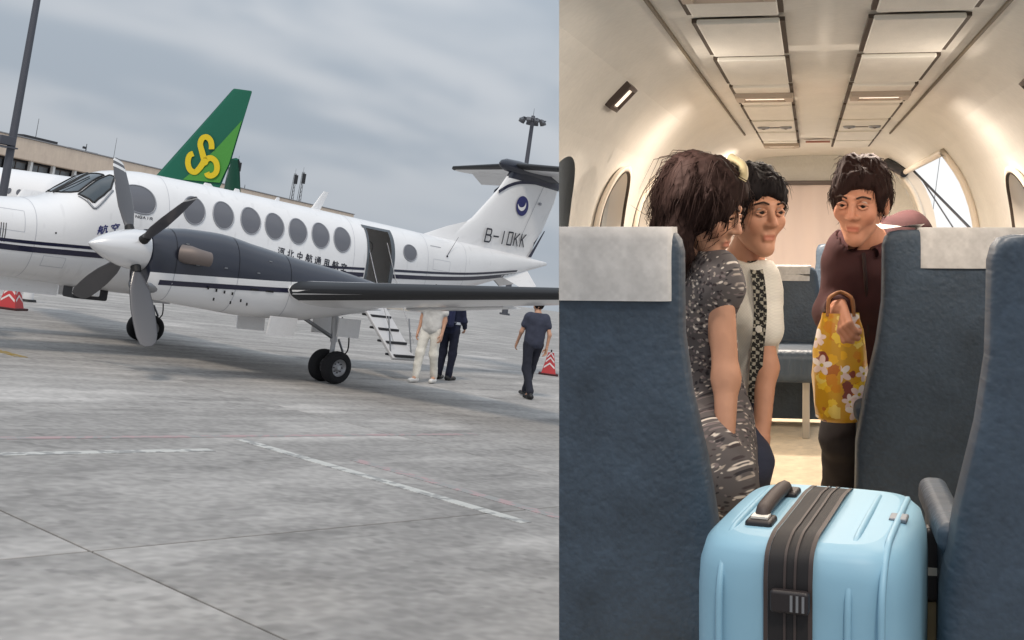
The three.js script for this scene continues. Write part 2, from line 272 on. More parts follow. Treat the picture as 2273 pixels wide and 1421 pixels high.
    mesh('cockpit_window', starPatch(paneB.map((a) => [a[0], thZ(a[0], a[1], s)]), (a, b) => fus(a, b, 0.006)), smokeGlass, plane);
    for (const lp of [paneA, paneB]) mesh('window_rim', tube(lp.map((a) => fus(a[0], thZ(a[0], a[1], s), 0.004)), 0.014, 60, 6, true), blackPaint, plane);
    mesh('polished_trim', tube([[1.88, 0.46], [1.95, 0.56], [2.035, 0.645], [2.16, 0.62], [2.29, 0.56]].map((a) => fus(a[0], thZ(a[0], a[1], s), 0.006)), 0.016, 30, 6), steel, plane);
    mesh('wiper', merge([tube([fus(1.70, thZ(1.7, 0.1, s), 0.02), fus(1.85, thZ(1.85, 0.16, s), 0.025), fus(2.12, thZ(2.12, 0.2, s), 0.02)], 0.008, 10, 5)]), blackPaint, plane);
  }
  const ink = mat(sRGB(34, 36, 48), 0.5), navyInk = mat(sRGB(34, 38, 104), 0.5);
  const alongSide = (x0, y0, dx, dy) => (a, b) => { const X = x0 + a * dx - b * 0.02, y = y0 + a * dy + b; return fus(X, thY(X, y), 0.005); };
  letters('company_character', '河北中航通用航空', alongSide(5.06, 1.835, 1, -0.085), 0.13, 0.135, 0.186, 0.0085, ink, plane);
  letters('company_character', '航空', alongSide(2.1, 1.73, 1, 0.3), 0.13, 0.12, 0.17, 0.008, navyInk, plane);
  letters('small_letter', 'KINGAIR', alongSide(2.5, 2.055, 1, 0), 0.04, 0.035, 0.054, 0.004, ink, plane);
  const seamMat = mat(sRGB(186, 188, 194), 0.5);
  for (const x of [0.3, 1.3, 3.12, 6.62, 8.45, 9.6]) mesh('panel_seam', band((s, t) => fus(t, s, 0.002), -1.2, Math.PI + 1.2, 48, () => x - 0.004, () => x + 0.004, 1), seamMat, plane);
  const hatch = (x0, x1, y0, y1) => mesh('access_hatch', merge([band((s, t) => fus(s, thY(s, t), 0.002), x0, x1, 8, () => y0, () => y0 + 0.006, 1), band((s, t) => fus(s, thY(s, t), 0.002), x0, x1, 8, () => y1, () => y1 + 0.006, 1), band((s, t) => fus(t, thY(t, s), 0.002), y0, y1, 8, () => x0, () => x0 + 0.006, 1), band((s, t) => fus(t, thY(t, s), 0.002), y0, y1, 8, () => x1, () => x1 + 0.006, 1)]), seamMat, plane);
  hatch(0.45, 1.15, 1.62, 1.9); hatch(1.45, 1.75, 1.2, 1.34); hatch(8.6, 9.1, 2.0, 2.2); hatch(2.55, 2.85, 1.66, 1.86);
  for (const x of [0.86, 0.89, 0.92]) mesh('vent_slot', band((s, t) => fus(t, thY(t, s), 0.004), 1.46, 1.71, 4, () => x - 0.005, () => x + 0.005, 1), blackPaint, plane);
  mesh('static_port', starPatch(ellipse(1.55, 1.67, 0.013, 0.013, 12).map((q) => [q[0], thY(q[0], q[1])]), (a, b) => fus(a, b, 0.004), 1), blackPaint, plane);
  mesh('door_seam', merge([band((s, t) => fus(s, thY(s, t), 0.003), 8.55, 8.85, 4, () => 2.44, () => 2.452, 1)]), frameGrey, plane);

  // wings, with the rubber boot along each leading edge
  for (const s of [1, -1]) {
    const st = [[0.3, 3.45, 2.75, 1.16, 0.16], [2.1, 3.62, 2.5, 1.25, 0.16], [3.05, 3.72, 2.3, 1.33, 0.155], [8.0, 4.72, 1.2, 1.85, 0.12], [8.75, 4.95, 1.0, 1.93, 0.11]];
    mesh('wing', loft(st.map(([z, x, c, y, t]) => foil(V(x, y, z * s), c, t, 14))), whitePaint, plane);
    const o = st.slice(2);
    mesh('deicing_boot', loft([[3.0, ...o[0].slice(1)], ...o.slice(1)].map(([z, x, c, y, t]) => foil(V(x, y, z * s), c, t, 14, 0.075, V(0, 1, 0), 0.012)), { closed: false }), bootRubber, plane);
    mesh('winglet', loft([foil(V(4.95, 1.93, 8.76 * s), 1.0, 0.1, 8, 1, V(0, 0, s)), foil(V(5.35, 2.6, 8.95 * s), 0.5, 0.08, 8, 1, V(0, 0, s))]), whitePaint, plane);
    mesh('flap', loft([foil(V(5.72, 1.17, 0.8 * s), 0.55, 0.12, 8), foil(V(5.7, 1.16, 2.1 * s), 0.52, 0.12, 8)]), whitePaint, plane);
    mesh('flap', loft([foil(V(5.72, 1.26, 3.2 * s), 0.5, 0.12, 8), foil(V(5.72, 1.5, 5.2 * s), 0.4, 0.12, 8)]), whitePaint, plane);
    // nacelle
    const nx = [1.74, 1.9, 2.3, 2.7, 3.3, 4.0, 4.74, 5.5, 6.3], nt = pchip(nx, [1.87, 1.9, 1.955, 1.965, 1.885, 1.79, 1.71, 1.6, 1.42]), nb = pchip(nx, [1.05, 0.99, 0.95, 0.92, 0.88, 0.88, 0.98, 1.15, 1.36]), nw = pchip(nx, [0.25, 0.31, 0.36, 0.38, 0.39, 0.38, 0.33, 0.22, 0.04]);
    const nac = (x, th, off = 0) => { const a = nt(x), b = nb(x), c = 0.5 * (a + b), h = (a - b) / 2 + off, w = nw(x) + off, e = 0.87; return V(x, c + h * Math.sign(Math.sin(th)) * Math.pow(Math.abs(Math.sin(th)), e), s * (2.58 + w * Math.sign(Math.cos(th)) * Math.pow(Math.abs(Math.cos(th)), e))); };
    const thN = (x, y) => { const k = clamp((y - 0.5 * (nt(x) + nb(x))) / ((nt(x) - nb(x)) / 2), -1, 1); return Math.asin(Math.sign(k) * Math.pow(Math.abs(k), 1 / 0.87)); };
    const nxs = []; for (let x = 1.74; x < 6.3; x += 0.1) nxs.push(x); nxs.push(6.3);
    const split = pchip([1.74, 3.4, 5, 6.3], [1.335, 1.42, 1.5, 1.42]);
    const half = (lo, hi, n) => band((x, k) => nac(x, lo(x) + (hi(x) - lo(x)) * k), 1.74, 6.3, 60, () => 0, () => 1, n);
    const upper = mesh('engine_cowling', half((x) => thN(x, split(x)), (x) => Math.PI - thN(x, split(x)), 24), darkPaint, plane);
    mesh('lower_cowling', half((x) => Math.PI - thN(x, split(x)), (x) => Math.PI * 2 + thN(x, split(x)), 24), whitePaint, plane);
    for (const k of [0, 1]) mesh('cowling_stripe', band((x, y) => { const t = thN(x, y); return nac(x, k ? Math.PI - t : t, 0.004); }, 1.86, 4.6, 40, (x) => split(x) - 0.155, (x) => split(x) - 0.09, 1), navyPaint, plane);
    const seamDark = mat(sRGB(22, 24, 32), 0.5), seamPale = mat(sRGB(178, 180, 186), 0.5);
    for (const x of [2.02, 2.9, 3.75]) { mesh('cowling_seam', band((k, t) => nac(t, thN(t, split(t)) + (Math.PI - 2 * thN(t, split(t))) * k, 0.003), 0, 1, 30, () => x - 0.004, () => x + 0.004, 1), seamDark, upper); mesh('cowling_seam', band((k, t) => nac(t, Math.PI - thN(t, split(t)) + (Math.PI + 2 * thN(t, split(t))) * k, 0.003), 0, 1, 30, () => x - 0.004, () => x + 0.004, 1), seamPale, plane); }
    mesh('cowling_latches', merge([[2.3, 1.5], [2.7, 1.51], [3.2, 1.5], [2.15, 1.75], [3.4, 1.68]].map(([x, y]) => { const p = nac(x, thN(x, y), 0.004); return box(p.x - 0.022, p.x + 0.022, p.y - 0.008, p.y + 0.008, p.z - 0.006, p.z + 0.006); })), steel, upper);
    mesh('cowling_front', loft([ring(32, (t) => nac(1.74, t)), ring(32, (t) => V(1.71, 1.58 + 0.2 * Math.sin(t), s * (2.58 + 0.2 * Math.cos(t)))) ], { cap0: false }), darkPaint, plane);
    // chin intake
    const lip = (x, a, b) => ring(28, (t) => V(x, 1.17 + b * Math.sin(t) - 0.012 * Math.cos(2 * t), s * (2.58 + a * Math.cos(t))));
    const intake = mesh('air_intake', loft([lip(1.9, 0.24, 0.15), lip(1.78, 0.235, 0.145), lip(1.74, 0.22, 0.13), lip(1.75, 0.2, 0.11), lip(1.79, 0.19, 0.1)], { cap0: false, cap1: false }), steel, plane);
    mesh('intake_throat', loft([lip(1.79, 0.19, 0.1), lip(2.1, 0.15, 0.08)], { cap0: false }), blackPaint, intake);
    // exhaust stacks, one each side
    for (const q of [1, -1]) {
      const ex = [[2.1, 0.28, 0.12, 1.62], [2.15, 0.40, 0.12, 1.615], [2.22, 0.46, 0.105, 1.605], [2.38, 0.48, 0.095, 1.59]];
      const e = mesh('exhaust_stack', loft(ex.map(([x, z, r, y], i) => ring(18, (t) => V(x + (i < 2 ? -Math.cos(t) * 0.05 * (2 - i) : 0), y + r * Math.sin(t), s * 2.58 + q * (z + r * 0.8 * Math.cos(t))))), { cap0: true, cap1: false }), mat(sRGB(122, 112, 108), 0.55, 0.4), plane);
      mesh('exhaust_throat', loft([ring(18, (t) => V(2.375, 1.59 + 0.085 * Math.sin(t), s * 2.58 + q * (0.48 + 0.066 * Math.cos(t)))), ring(18, (t) => V(2.24, 1.6 + 0.08 * Math.sin(t), s * 2.58 + q * (0.465 + 0.06 * Math.cos(t))))], { cap0: false }), blackPaint, e);
    }
    mesh('cowling_vents', merge([[2.5, 1.22], [2.62, 1.2], [2.74, 1.19], [2.86, 1.18], [2.6, 1.08], [2.85, 1.06], [3.0, 1.1], [3.1, 1.06]].map(([x, y]) => box(x - 0.008, x + 0.008, y - 0.02, y + 0.02, s * (2.58 + nw(x) * 0.985) - 0.01, s * (2.58 + nw(x) * 0.985) + 0.006)).concat([[3.18, 1.27], [3.42, 1.27]].map(([x, y]) => box(x - 0.06, x + 0.06, y - 0.012, y + 0.012, s * (2.58 + nw(x)) - 0.012, s * (2.58 + nw(x)) + 0.004)))), blackPaint, plane);
    // spinner and propeller
    const pr = mesh('propeller_hub', loft([[1.03, 0.004], [1.05, 0.03], [1.12, 0.085], [1.25, 0.16], [1.42, 0.225], [1.56, 0.255], [1.68, 0.262], [1.71, 0.262]].map(([x, r]) => ring(32, (t) => V(x, 1.59 + r * Math.sin(t), s * 2.58 + r * Math.cos(t))))), mat(new THREE.Color(0.74, 0.74, 0.75), 0.22, 0.25, { clearcoat: 0.8 }), plane);
    for (let k = 0; k < 4; k++) {
      const a0 = (s > 0 ? 32 : 64) * Math.PI / 180 + k * Math.PI / 2, er = V(0, Math.sin(a0), Math.cos(a0) * 1), et = V(0, Math.cos(a0), -Math.sin(a0)), c0 = V(1.6, 1.59, s * 2.58);
      const sec = (r, ch, th, tw) => { const cd = V(Math.cos(tw), 0, 0).addScaledVector(et, Math.sin(tw)), td = V(-Math.sin(tw), 0, 0).addScaledVector(et, Math.cos(tw)); return ring(14, (t) => c0.clone().addScaledVector(er, r).addScaledVector(cd, ch / 2 * Math.cos(t)).addScaledVector(td, th / 2 * Math.sin(t))); };
      const stn = [[0.16, 0.08, 0.08, 0.1], [0.3, 0.1, 0.08, 0.1], [0.42, 0.17, 0.05, 0.14], [0.6, 0.25, 0.034, 0.2], [0.85, 0.28, 0.026, 0.3], [1.05, 0.27, 0.02, 0.36], [1.22, 0.245, 0.016, 0.4], [1.32, 0.19, 0.012, 0.42], [1.36, 0.09, 0.008, 0.43]];
      const bl = mesh('propeller_blade', loft(stn.map((q) => sec(...q))), mat(sRGB(84, 84, 88), 0.42, 0.15, { clearcoat: 0.3 }), plane);
      const iv = (r, i) => pchip(stn.map((q) => q[0]), stn.map((q) => q[i]))(r);
      const bandAt = (a, b, m) => mesh('tip_band', loft([a, (a + b) / 2, b].map((r) => sec(r, iv(r, 1) + 0.004, iv(r, 2) + 0.004, iv(r, 3))), { cap0: false, cap1: false }), m, bl);
      const wt = mat(new THREE.Color(0.78, 0.78, 0.78), 0.4);
      if (k === 1) bandAt(1.19, 1.24, wt); if (k === 1 || k === 0) bandAt(1.29, 1.335, wt);
      mesh('blade_root', rod(c0.clone().addScaledVector(er, 0.1), c0.clone().addScaledVector(er, 0.34), 0.078, 0.055, 16), blackPaint, bl);
    }
    // main landing gear: strut, torque link, hoses, two wheels, doors
    const gx = 4.95, gz = s * 2.58;
    mesh('gear_strut', merge([rod(V(gx - 0.05, 1.15, gz), V(gx, 0.62, gz), 0.055), rod(V(gx, 0.64, gz), V(gx, 0.25, gz), 0.038), rod(V(gx, 0.25, gz - 0.22), V(gx, 0.25, gz + 0.22), 0.035)]), mat(sRGB(190, 192, 195), 0.4, 0.3), plane);
    mesh('drag_brace', merge([rod(V(gx - 0.75, 1.0, gz), V(gx - 0.03, 0.68, gz), 0.028), rod(V(gx + 0.09, 0.66, gz), V(gx + 0.2, 0.48, gz), 0.018), rod(V(gx + 0.2, 0.48, gz), V(gx + 0.05, 0.3, gz), 0.018)]), steel, plane);
    mesh('brake_hose', tube([V(gx + 0.06, 1.0, gz + 0.04), V(gx + 0.2, 0.75, gz + 0.08), V(gx + 0.24, 0.5, gz + 0.06), V(gx + 0.06, 0.3, gz + 0.05)], 0.011, 18, 6), blackPaint, plane);
    for (const q of [-0.15, 0.15]) {
      const prof = [[0.13, -0.075], [0.17, -0.085], [0.215, -0.08], [0.24, -0.055], [0.247, -0.02], [0.247, 0.02], [0.24, 0.055], [0.215, 0.08], [0.17, 0.085], [0.13, 0.075]].map(([a, b]) => new THREE.Vector2(a, b));
      const lg = new THREE.LatheGeometry(prof, 36); lg.rotateX(Math.PI / 2); lg.translate(gx, 0.247, gz + q);
      const w = mesh('wheel', lg, tyreRubber, plane);
      const rg = new THREE.LatheGeometry([[0.0, -0.05], [0.04, -0.055], [0.05, -0.03], [0.1, -0.035], [0.125, -0.07], [0.135, -0.07], [0.135, 0.07], [0.125, 0.07], [0.1, 0.035], [0.05, 0.03], [0.04, 0.055], [0, 0.05]].map(([a, b]) => new THREE.Vector2(a, b)), 30); rg.rotateX(Math.PI / 2); rg.translate(gx, 0.247, gz + q);
      mesh('rim', rg, mat(sRGB(165, 165, 168), 0.4, 0.5), w);
      mesh('wheel_bolts', merge(Array.from({ length: 8 }, (_, i) => { const t = i / 8 * 6.2832; return rod(V(gx + 0.075 * Math.cos(t), 0.247 + 0.075 * Math.sin(t), gz + q - 0.05), V(gx + 0.075 * Math.cos(t), 0.247 + 0.075 * Math.sin(t), gz + q + 0.05), 0.009, 0.009, 6); })), darkMetal, w);
    }
    for (const q of [-1, 1]) { const d = box(3.5, 3.95, 0.66, 0.92, -0.012, 0.012); d.rotateX(q * s * 0.12); d.translate(0, q > 0 ? 0.02 : 0.02, gz + q * s * 0.27); mesh('gear_door', d, whitePaint, plane); const e = box(4.75, 5.15, 0.72, 1.0, -0.012, 0.012); e.translate(0, 0, gz + q * s * 0.3); mesh('gear_door', e, whitePaint, plane); }
  }
  // nose gear and its doors
  mesh('nose_gear', merge([rod(V(0.0, 1.1, 0), V(-0.02, 0.3, 0), 0.05), rod(V(-0.02, 0.28, -0.13), V(-0.02, 0.28, 0.13), 0.03)]), steel, plane);
  { const lg = new THREE.LatheGeometry([[0.13, -0.07], [0.2, -0.08], [0.26, -0.06], [0.28, 0], [0.26, 0.06], [0.2, 0.08], [0.13, 0.07]].map(([a, b]) => new THREE.Vector2(a, b)), 30); lg.rotateX(Math.PI / 2); lg.translate(-0.02, 0.28, 0); const w = mesh('wheel', lg, tyreRubber, plane); mesh('rim', rod(V(-0.02, 0.28, -0.05), V(-0.02, 0.28, 0.05), 0.14, 0.14, 24), steel, w); }
  for (const q of [-1, 1]) mesh('gear_door', box(0.1, 1.93, 0.80, 1.02, q * 0.2 - 0.01, q * 0.2 + 0.01), whitePaint, plane);
  mesh('belly_fairing', merge([box(2.2, 2.7, 0.78, 0.96, -0.2, 0.16, 0.03)]), darkMetal, plane);
  mesh('belly_scoop', box(2.15, 2.5, 0.84, 0.95, 0.17, 0.3, 0.02), whitePaint, plane);
  // tail: fin, rudder, T tailplane
  const finSec = (y, le, te, t) => foil(V(le, y, 0), te - le, t, 12, 1, V(0, 0, 1));
  mesh('fin', loft([finSec(2.5, 9.0, 12.0, 0.05), finSec(2.95, 9.7, 12.02, 0.07), finSec(3.2, 10.03, 12.22, 0.085), finSec(3.9, 10.66, 12.5, 0.1), finSec(4.42, 11.0, 12.62, 0.1)]), whitePaint, plane);
  mesh('dorsal_fillet', loft([[8.6, 2.60, 0.05], [9.4, 2.93, 0.06], [9.96, 3.12, 0.05], [10.3, 3.3, 0.03]].map(([x, y, w]) => [V(x, 2.4, w * 2.4), V(x, (2.4 + y) / 2, w), V(x, y, w * 0.25), V(x, y, -w * 0.25), V(x, (2.4 + y) / 2, -w), V(x, 2.4, -w * 2.4)])), whitePaint, plane);
  const finZ = (x, y) => { const k = clamp((y - 2.95) / 1.45), le = 9.75 + 1.3 * k, te = 12.02 + 0.6 * k, u = clamp((x - le) / (te - le), 0.001, 1); return 5 * 0.1 * (0.2969 * Math.sqrt(u) - 0.126 * u - 0.3516 * u * u + 0.2843 * u ** 3 - 0.1036 * u ** 4) * (te - le) + 0.02; };
  for (const s of [1, -1]) {
    const fm = (x, y) => V(x, y, s * finZ(x, y));
    const arc = pchip([10.62, 10.9, 11.2, 11.6, 12.1, 12.6], [3.84, 4.03, 4.15, 4.22, 4.27, 4.3]);
    mesh('fin_stripe', band(fm, 10.63, 12.57, 24, (x) => arc(x) - 0.035, (x) => arc(x) + 0.035, 1), navyPaint, plane);
    const em = mesh('emblem', starPatch(ellipse(11.38, 3.67, 0.205, 0.215, 36), fm), navyInk, plane);
    mesh('emblem_swoosh', band((q, w) => V(11.35 + (0.13 - w) * Math.cos(q), 3.70 + (0.14 - w) * Math.sin(q), s * (finZ(11.38, 3.67) + 0.01)), Math.PI * 1.02, Math.PI * 2.15, 24, () => 0, (q) => 0.07 * Math.sin((q - 3.2) / 3.5 * Math.PI) + 0.008, 2), whitePaint, em);
    letters('registration_letter', 'B-10KK', s > 0 ? (a, b) => fm(10.36 + a + 0.12 * b, 2.76 + b + a * 0.04) : (a, b) => fm(11.65 - a - 0.0 * b, 2.76 + b), 0.17, 0.27, 0.225, 0.017, ink, plane);
    mesh('rudder_hinge_line', merge([band((y, w) => fm(11.45 + (y - 2.9) * 0.42 + w, y), 3.0, 4.2, 10, () => 0, () => 0.012, 1), box(11.93, 11.98, 3.78, 3.84, s * 0.085 - 0.02, s * 0.085 + 0.02)]), frameGrey, plane);
    mesh('tailplane', loft([[0.02, 11.0, 1.55, 4.5, 0.1], [2.55, 11.72, 0.95, 4.52, 0.09], [2.8, 11.95, 0.7, 4.52, 0.08]].map(([z, x, c, y, t]) => foil(V(x, y, z * s), c, t, 12))), whitePaint, plane);
    mesh('elevator', loft([[0.12, 12.1, 12.72, 0.035], [2.5, 12.3, 12.68, 0.022]].map(([z, xa, xb, t]) => [V(xa, 4.51 + t, z * s), V(xb, 4.29, z * s), V(xb, 4.28, z * s), V(xa, 4.51 - t, z * s)])), whitePaint, plane);
    mesh('deicing_boot', loft([[0.1, 11.02, 1.52, 4.5, 0.1], [2.55, 11.72, 0.95, 4.52, 0.09], [2.79, 11.94, 0.7, 4.52, 0.08]].map(([z, x, c, y, t]) => foil(V(x, y, z * s), c, t, 8, 0.12, V(0, 1, 0), 0.006)), { closed: false }), bootRubber, plane);
    mesh('ventral_strake', loft([[V(11.0, 2.1, s * 0.18), V(11.8, 2.33, s * 0.1), V(11.8, 2.31, s * 0.13), V(11.0, 2.08, s * 0.2)], [V(11.5, 1.92, s * 0.34), V(11.95, 2.02, s * 0.3), V(11.95, 2.0, s * 0.32), V(11.5, 1.9, s * 0.36)]]), whitePaint, plane);
  }
  mesh('tail_bullet', loft([[10.6, 0.01], [10.66, 0.06], [10.8, 0.1], [11.2, 0.12], [12.2, 0.11], [12.7, 0.05], [12.8, 0.01]].map(([x, r]) => ring(20, (t) => V(x, 4.46 + r * 1.3 * Math.sin(t), r * Math.cos(t))))), darkPaint, plane);
  mesh('fin_cap', loft([finSec(4.2, 10.86, 12.6, 0.104), finSec(4.46, 11.0, 12.66, 0.106)].map((r) => r.slice())), darkPaint, plane);
  for (const s of [1, -1]) mesh('tail_cone_stripe', band((y, w) => V(11.86 + (y - 2.6) * 0.63 + w, y, s * 0.05), 2.62, 3.25, 8, () => -0.02, (y) => 0.10 * (3.3 - y) + 0.01, 1), navyPaint, plane);
  // antennas and a lamp on the roof
  const blade = (x, h, l, lean) => loft([foil(V(x, fT(x) - 0.01, 0), l, 0.12, 6, 1, V(0, 0, 1)), foil(V(x + lean, fT(x) + h, 0), l * 0.55, 0.1, 6, 1, V(0, 0, 1))]);
  for (const [x, h, l, n] of [[6.1, 0.34, 0.2, 0.22], [4.55, 0.05, 0.14, 0.03], [5.35, 0.06, 0.1, 0.04], [4.0, 0.04, 0.2, 0.03]]) mesh('antenna', blade(x, h, l, n), whitePaint, plane);
  mesh('antenna', rod(V(9.0, 2.3, 0.52), V(9.35, 2.72, 0.4), 0.006, 0.003, 6), ink, plane);
  mesh('antenna_mount', new THREE.SphereGeometry(0.02, 8, 6).translate(9.0, 2.3, 0.53), ink, plane);
  // air stair: the lower door let down to the ground, steps and cables
  const st = mesh('airstair_door', (() => { const g = box(6.95, 7.48, -0.035, 0.02, 0, 1.32, 0.015); g.rotateX(0.70); g.translate(0, 1.2, 0.7); return g; })(), mat(sRGB(200, 200, 202), 0.45), plane);
  for (let k = 0; k < 4; k++) { const g = box(6.99, 7.44, -0.02, 0.02, -0.14, 0.14, 0.012); g.translate(0, 1.02 - k * 0.205, 0.82 + 0.02 + k * 0.25); mesh('step', g, darkMetal, st); }
  for (const x of [6.98, 7.45]) { mesh('handrail_cable', tube([V(x, 2.35, 0.55), V(x, 1.55, 1.02), V(x, 0.65, 1.62)], 0.008, 12, 6), steel, st); mesh('handrail_post', rod(V(x, 0.45, 1.6), V(x, 1.05, 1.42), 0.013), steel, st); }
}
// ---------------------------------------------------------------- airliner parked behind (local x to its tail, y up, z towards the viewer)
{
  const jet = thing('jet_airliner', 'white airliner with green tail fin and yellow three-curl emblem parked behind', 'airliner', [32.06, 0, -44.98]);
  jet.rotation.y = Math.atan2(-0.82, 0.57);
  const jetWhite = mat(new THREE.Color(0.83, 0.83, 0.84), 0.35, 0, { clearcoat: 0.4 }), deepGreen = mat(sRGB(4, 98, 76), 0.5), leaf = mat(sRGB(74, 150, 60), 0.5), yellow = mat(sRGB(226, 198, 30), 0.5);
  const jx = [-34, -33.4, -32, -29.5, -27, -6, -3, 0.5, 3.2], jt = pchip(jx, [3.2, 4.0, 4.9, 5.5, 5.6, 5.65, 5.7, 5.6, 5.3]), jb = pchip(jx, [3.0, 2.4, 1.95, 1.75, 1.7, 1.7, 2.1, 3.4, 4.9]), jw = pchip(jx, [0.1, 0.8, 1.5, 1.9, 1.97, 1.97, 1.8, 1.1, 0.25]);
  const xs = []; for (let x = -34; x <= 3.2; x += 0.62) xs.push(x);
  const P = (x, t, o = 0) => V(x, (jt(x) + jb(x)) / 2 + ((jt(x) - jb(x)) / 2 + o) * Math.sin(t), (jw(x) + o) * Math.cos(t));
  mesh('fuselage', loft(xs.map((x) => ring(40, (t) => P(x, t)))), jetWhite, jet);
  for (let i = 0; i < 40; i++) { const x = -27.6 + i * 0.58; for (const s of [1, -1]) { const w = starPatch(ellipse(x, 0.27, 0.14, 0.1, 10), (a, b) => { const p = P(a, b, 0.015); p.z *= s; return p; }, 1); mesh('window', w, greyPlastic, jet); } }
  const fin = loft([[6.0, -3.5, 0.75, 0.2], [6.43, -3.15, 0.9, 0.2], [7.75, -2.3, 1.22, 0.17], [10.54, -0.5, 1.6, 0.12], [12.3, 0.62, 1.84, 0.07], [12.4, 0.72, 1.82, 0.05]].map(([y, a, b, w]) => [V(a, y, 0), V(a + (b - a) * 0.08, y, w * 0.6), V(a + (b - a) * 0.35, y, w), V(b, y, 0.02), V(b, y, -0.02), V(a + (b - a) * 0.35, y, -w), V(a + (b - a) * 0.08, y, -w * 0.6)]));
  const f = mesh('tail_fin', fin, deepGreen, jet);
  for (const s of [1, -1]) {
    const fm = (x, y) => V(x, y, s * 0.235);
    mesh('light_green_panel', starPatch(densify([[1.56, 10.5], [1.2, 7.75], [0.85, 6.5], [-1.39, 6.38], [-0.6, 7.3], [0.44, 8.77]], 0.2), (x, y) => V(x, y, s * clamp(0.19 - (x + 0.5) * 0.05, 0.06, 0.215))), leaf, f);
    const arms = [[[-.25, 7.7], [-.5, 8.24], [-.68, 8.71], [-.6, 9.06], [-.38, 9.17], [-.12, 9.02], [.02, 8.72], [.06, 8.46]], [[-.25, 7.7], [-.5, 7.18], [-.72, 6.93], [-1.02, 7.02], [-1.22, 7.37], [-1.25, 7.74], [-1.17, 7.95], [-1.0, 8.05]], [[-.25, 7.7], [.06, 7.92], [.4, 7.78], [.57, 7.43], [.55, 7.06], [.31, 6.84], [.08, 6.87], [0, 7.0]]];
    const ribbon = arms.map((a) => { const c = new THREE.CatmullRomCurve3(a.map((q) => V(q[0], q[1], 0))); return band((t, w) => { const p = c.getPoint(t), d = c.getTangent(t); return V(p.x - d.y * w, p.y + d.x * w, s * 0.25); }, 0, 1, 40, (t) => -0.17 - 0.1 * Math.max(0, 0.2 - t), (t) => 0.17 + 0.1 * Math.max(0, 0.2 - t), 2); });
    mesh('three_curl_emblem', merge([...ribbon, starPatch(ellipse(-.25, 7.62, 0.24, 0.22, 20), (x, y) => V(x, y, s * 0.252), 1)]), yellow, f);
    mesh('tailplane', loft(s > 0 ? [[V(1.2, 4.9, 0.5), V(2.0, 4.95, 0.5), V(2.6, 4.8, 0.5), V(2.0, 4.75, 0.5)], [V(3.0, 7.66, 4.2), V(3.25, 7.74, 4.2), V(3.45, 7.68, 4.2), V(3.25, 7.6, 4.2)]] : [[V(0.4, 4.9, -0.5), V(1.4, 4.95, -0.5), V(2.6, 4.8, -0.5), V(1.4, 4.75, -0.5)], [V(2.0, 5.9, -4.2), V(2.25, 5.95, -4.2), V(2.45, 5.9, -4.2), V(2.25, 5.85, -4.2)]]), deepGreen, jet);
    mesh('wing', loft([[V(-18, 2.4, s * 1.5), V(-15, 2.9, s * 1.5), V(-11.6, 2.4, s * 1.5), V(-15, 2.2, s * 1.5)], [V(-10.5, 2.5, s * 17), V(-9.9, 2.58, s * 17), V(-9, 2.5, s * 17), V(-9.9, 2.46, s * 17)]]), jetWhite, jet);
    mesh('engine', loft([[-18.6, 0.75], [-18.4, 0.95], [-17, 1.05], [-15, 0.7], [-14.2, 0.4]].map(([x, r]) => ring(24, (t) => V(x, 1.55 + r * Math.sin(t), s * 5.7 + r * Math.cos(t))))), jetWhite, jet);
    mesh('landing_gear', merge([rod(V(-13.4, 2.3, s * 3.7), V(-13.4, 0.55, s * 3.7), 0.13), rod(V(-13.4, 0.57, s * 3.7 - 0.55), V(-13.4, 0.57, s * 3.7 - 0.1), 0.57, 0.57, 20), rod(V(-13.4, 0.57, s * 3.7 + 0.1), V(-13.4, 0.57, s * 3.7 + 0.55), 0.57, 0.57, 20)]), tyreRubber, jet);
  }
  mesh('nose_gear', merge([rod(V(-29, 2, 0), V(-29, 0.4, 0), 0.1), rod(V(-29, 0.38, -0.3), V(-29, 0.38, 0.3), 0.38, 0.38, 18)]), tyreRubber, jet);
}
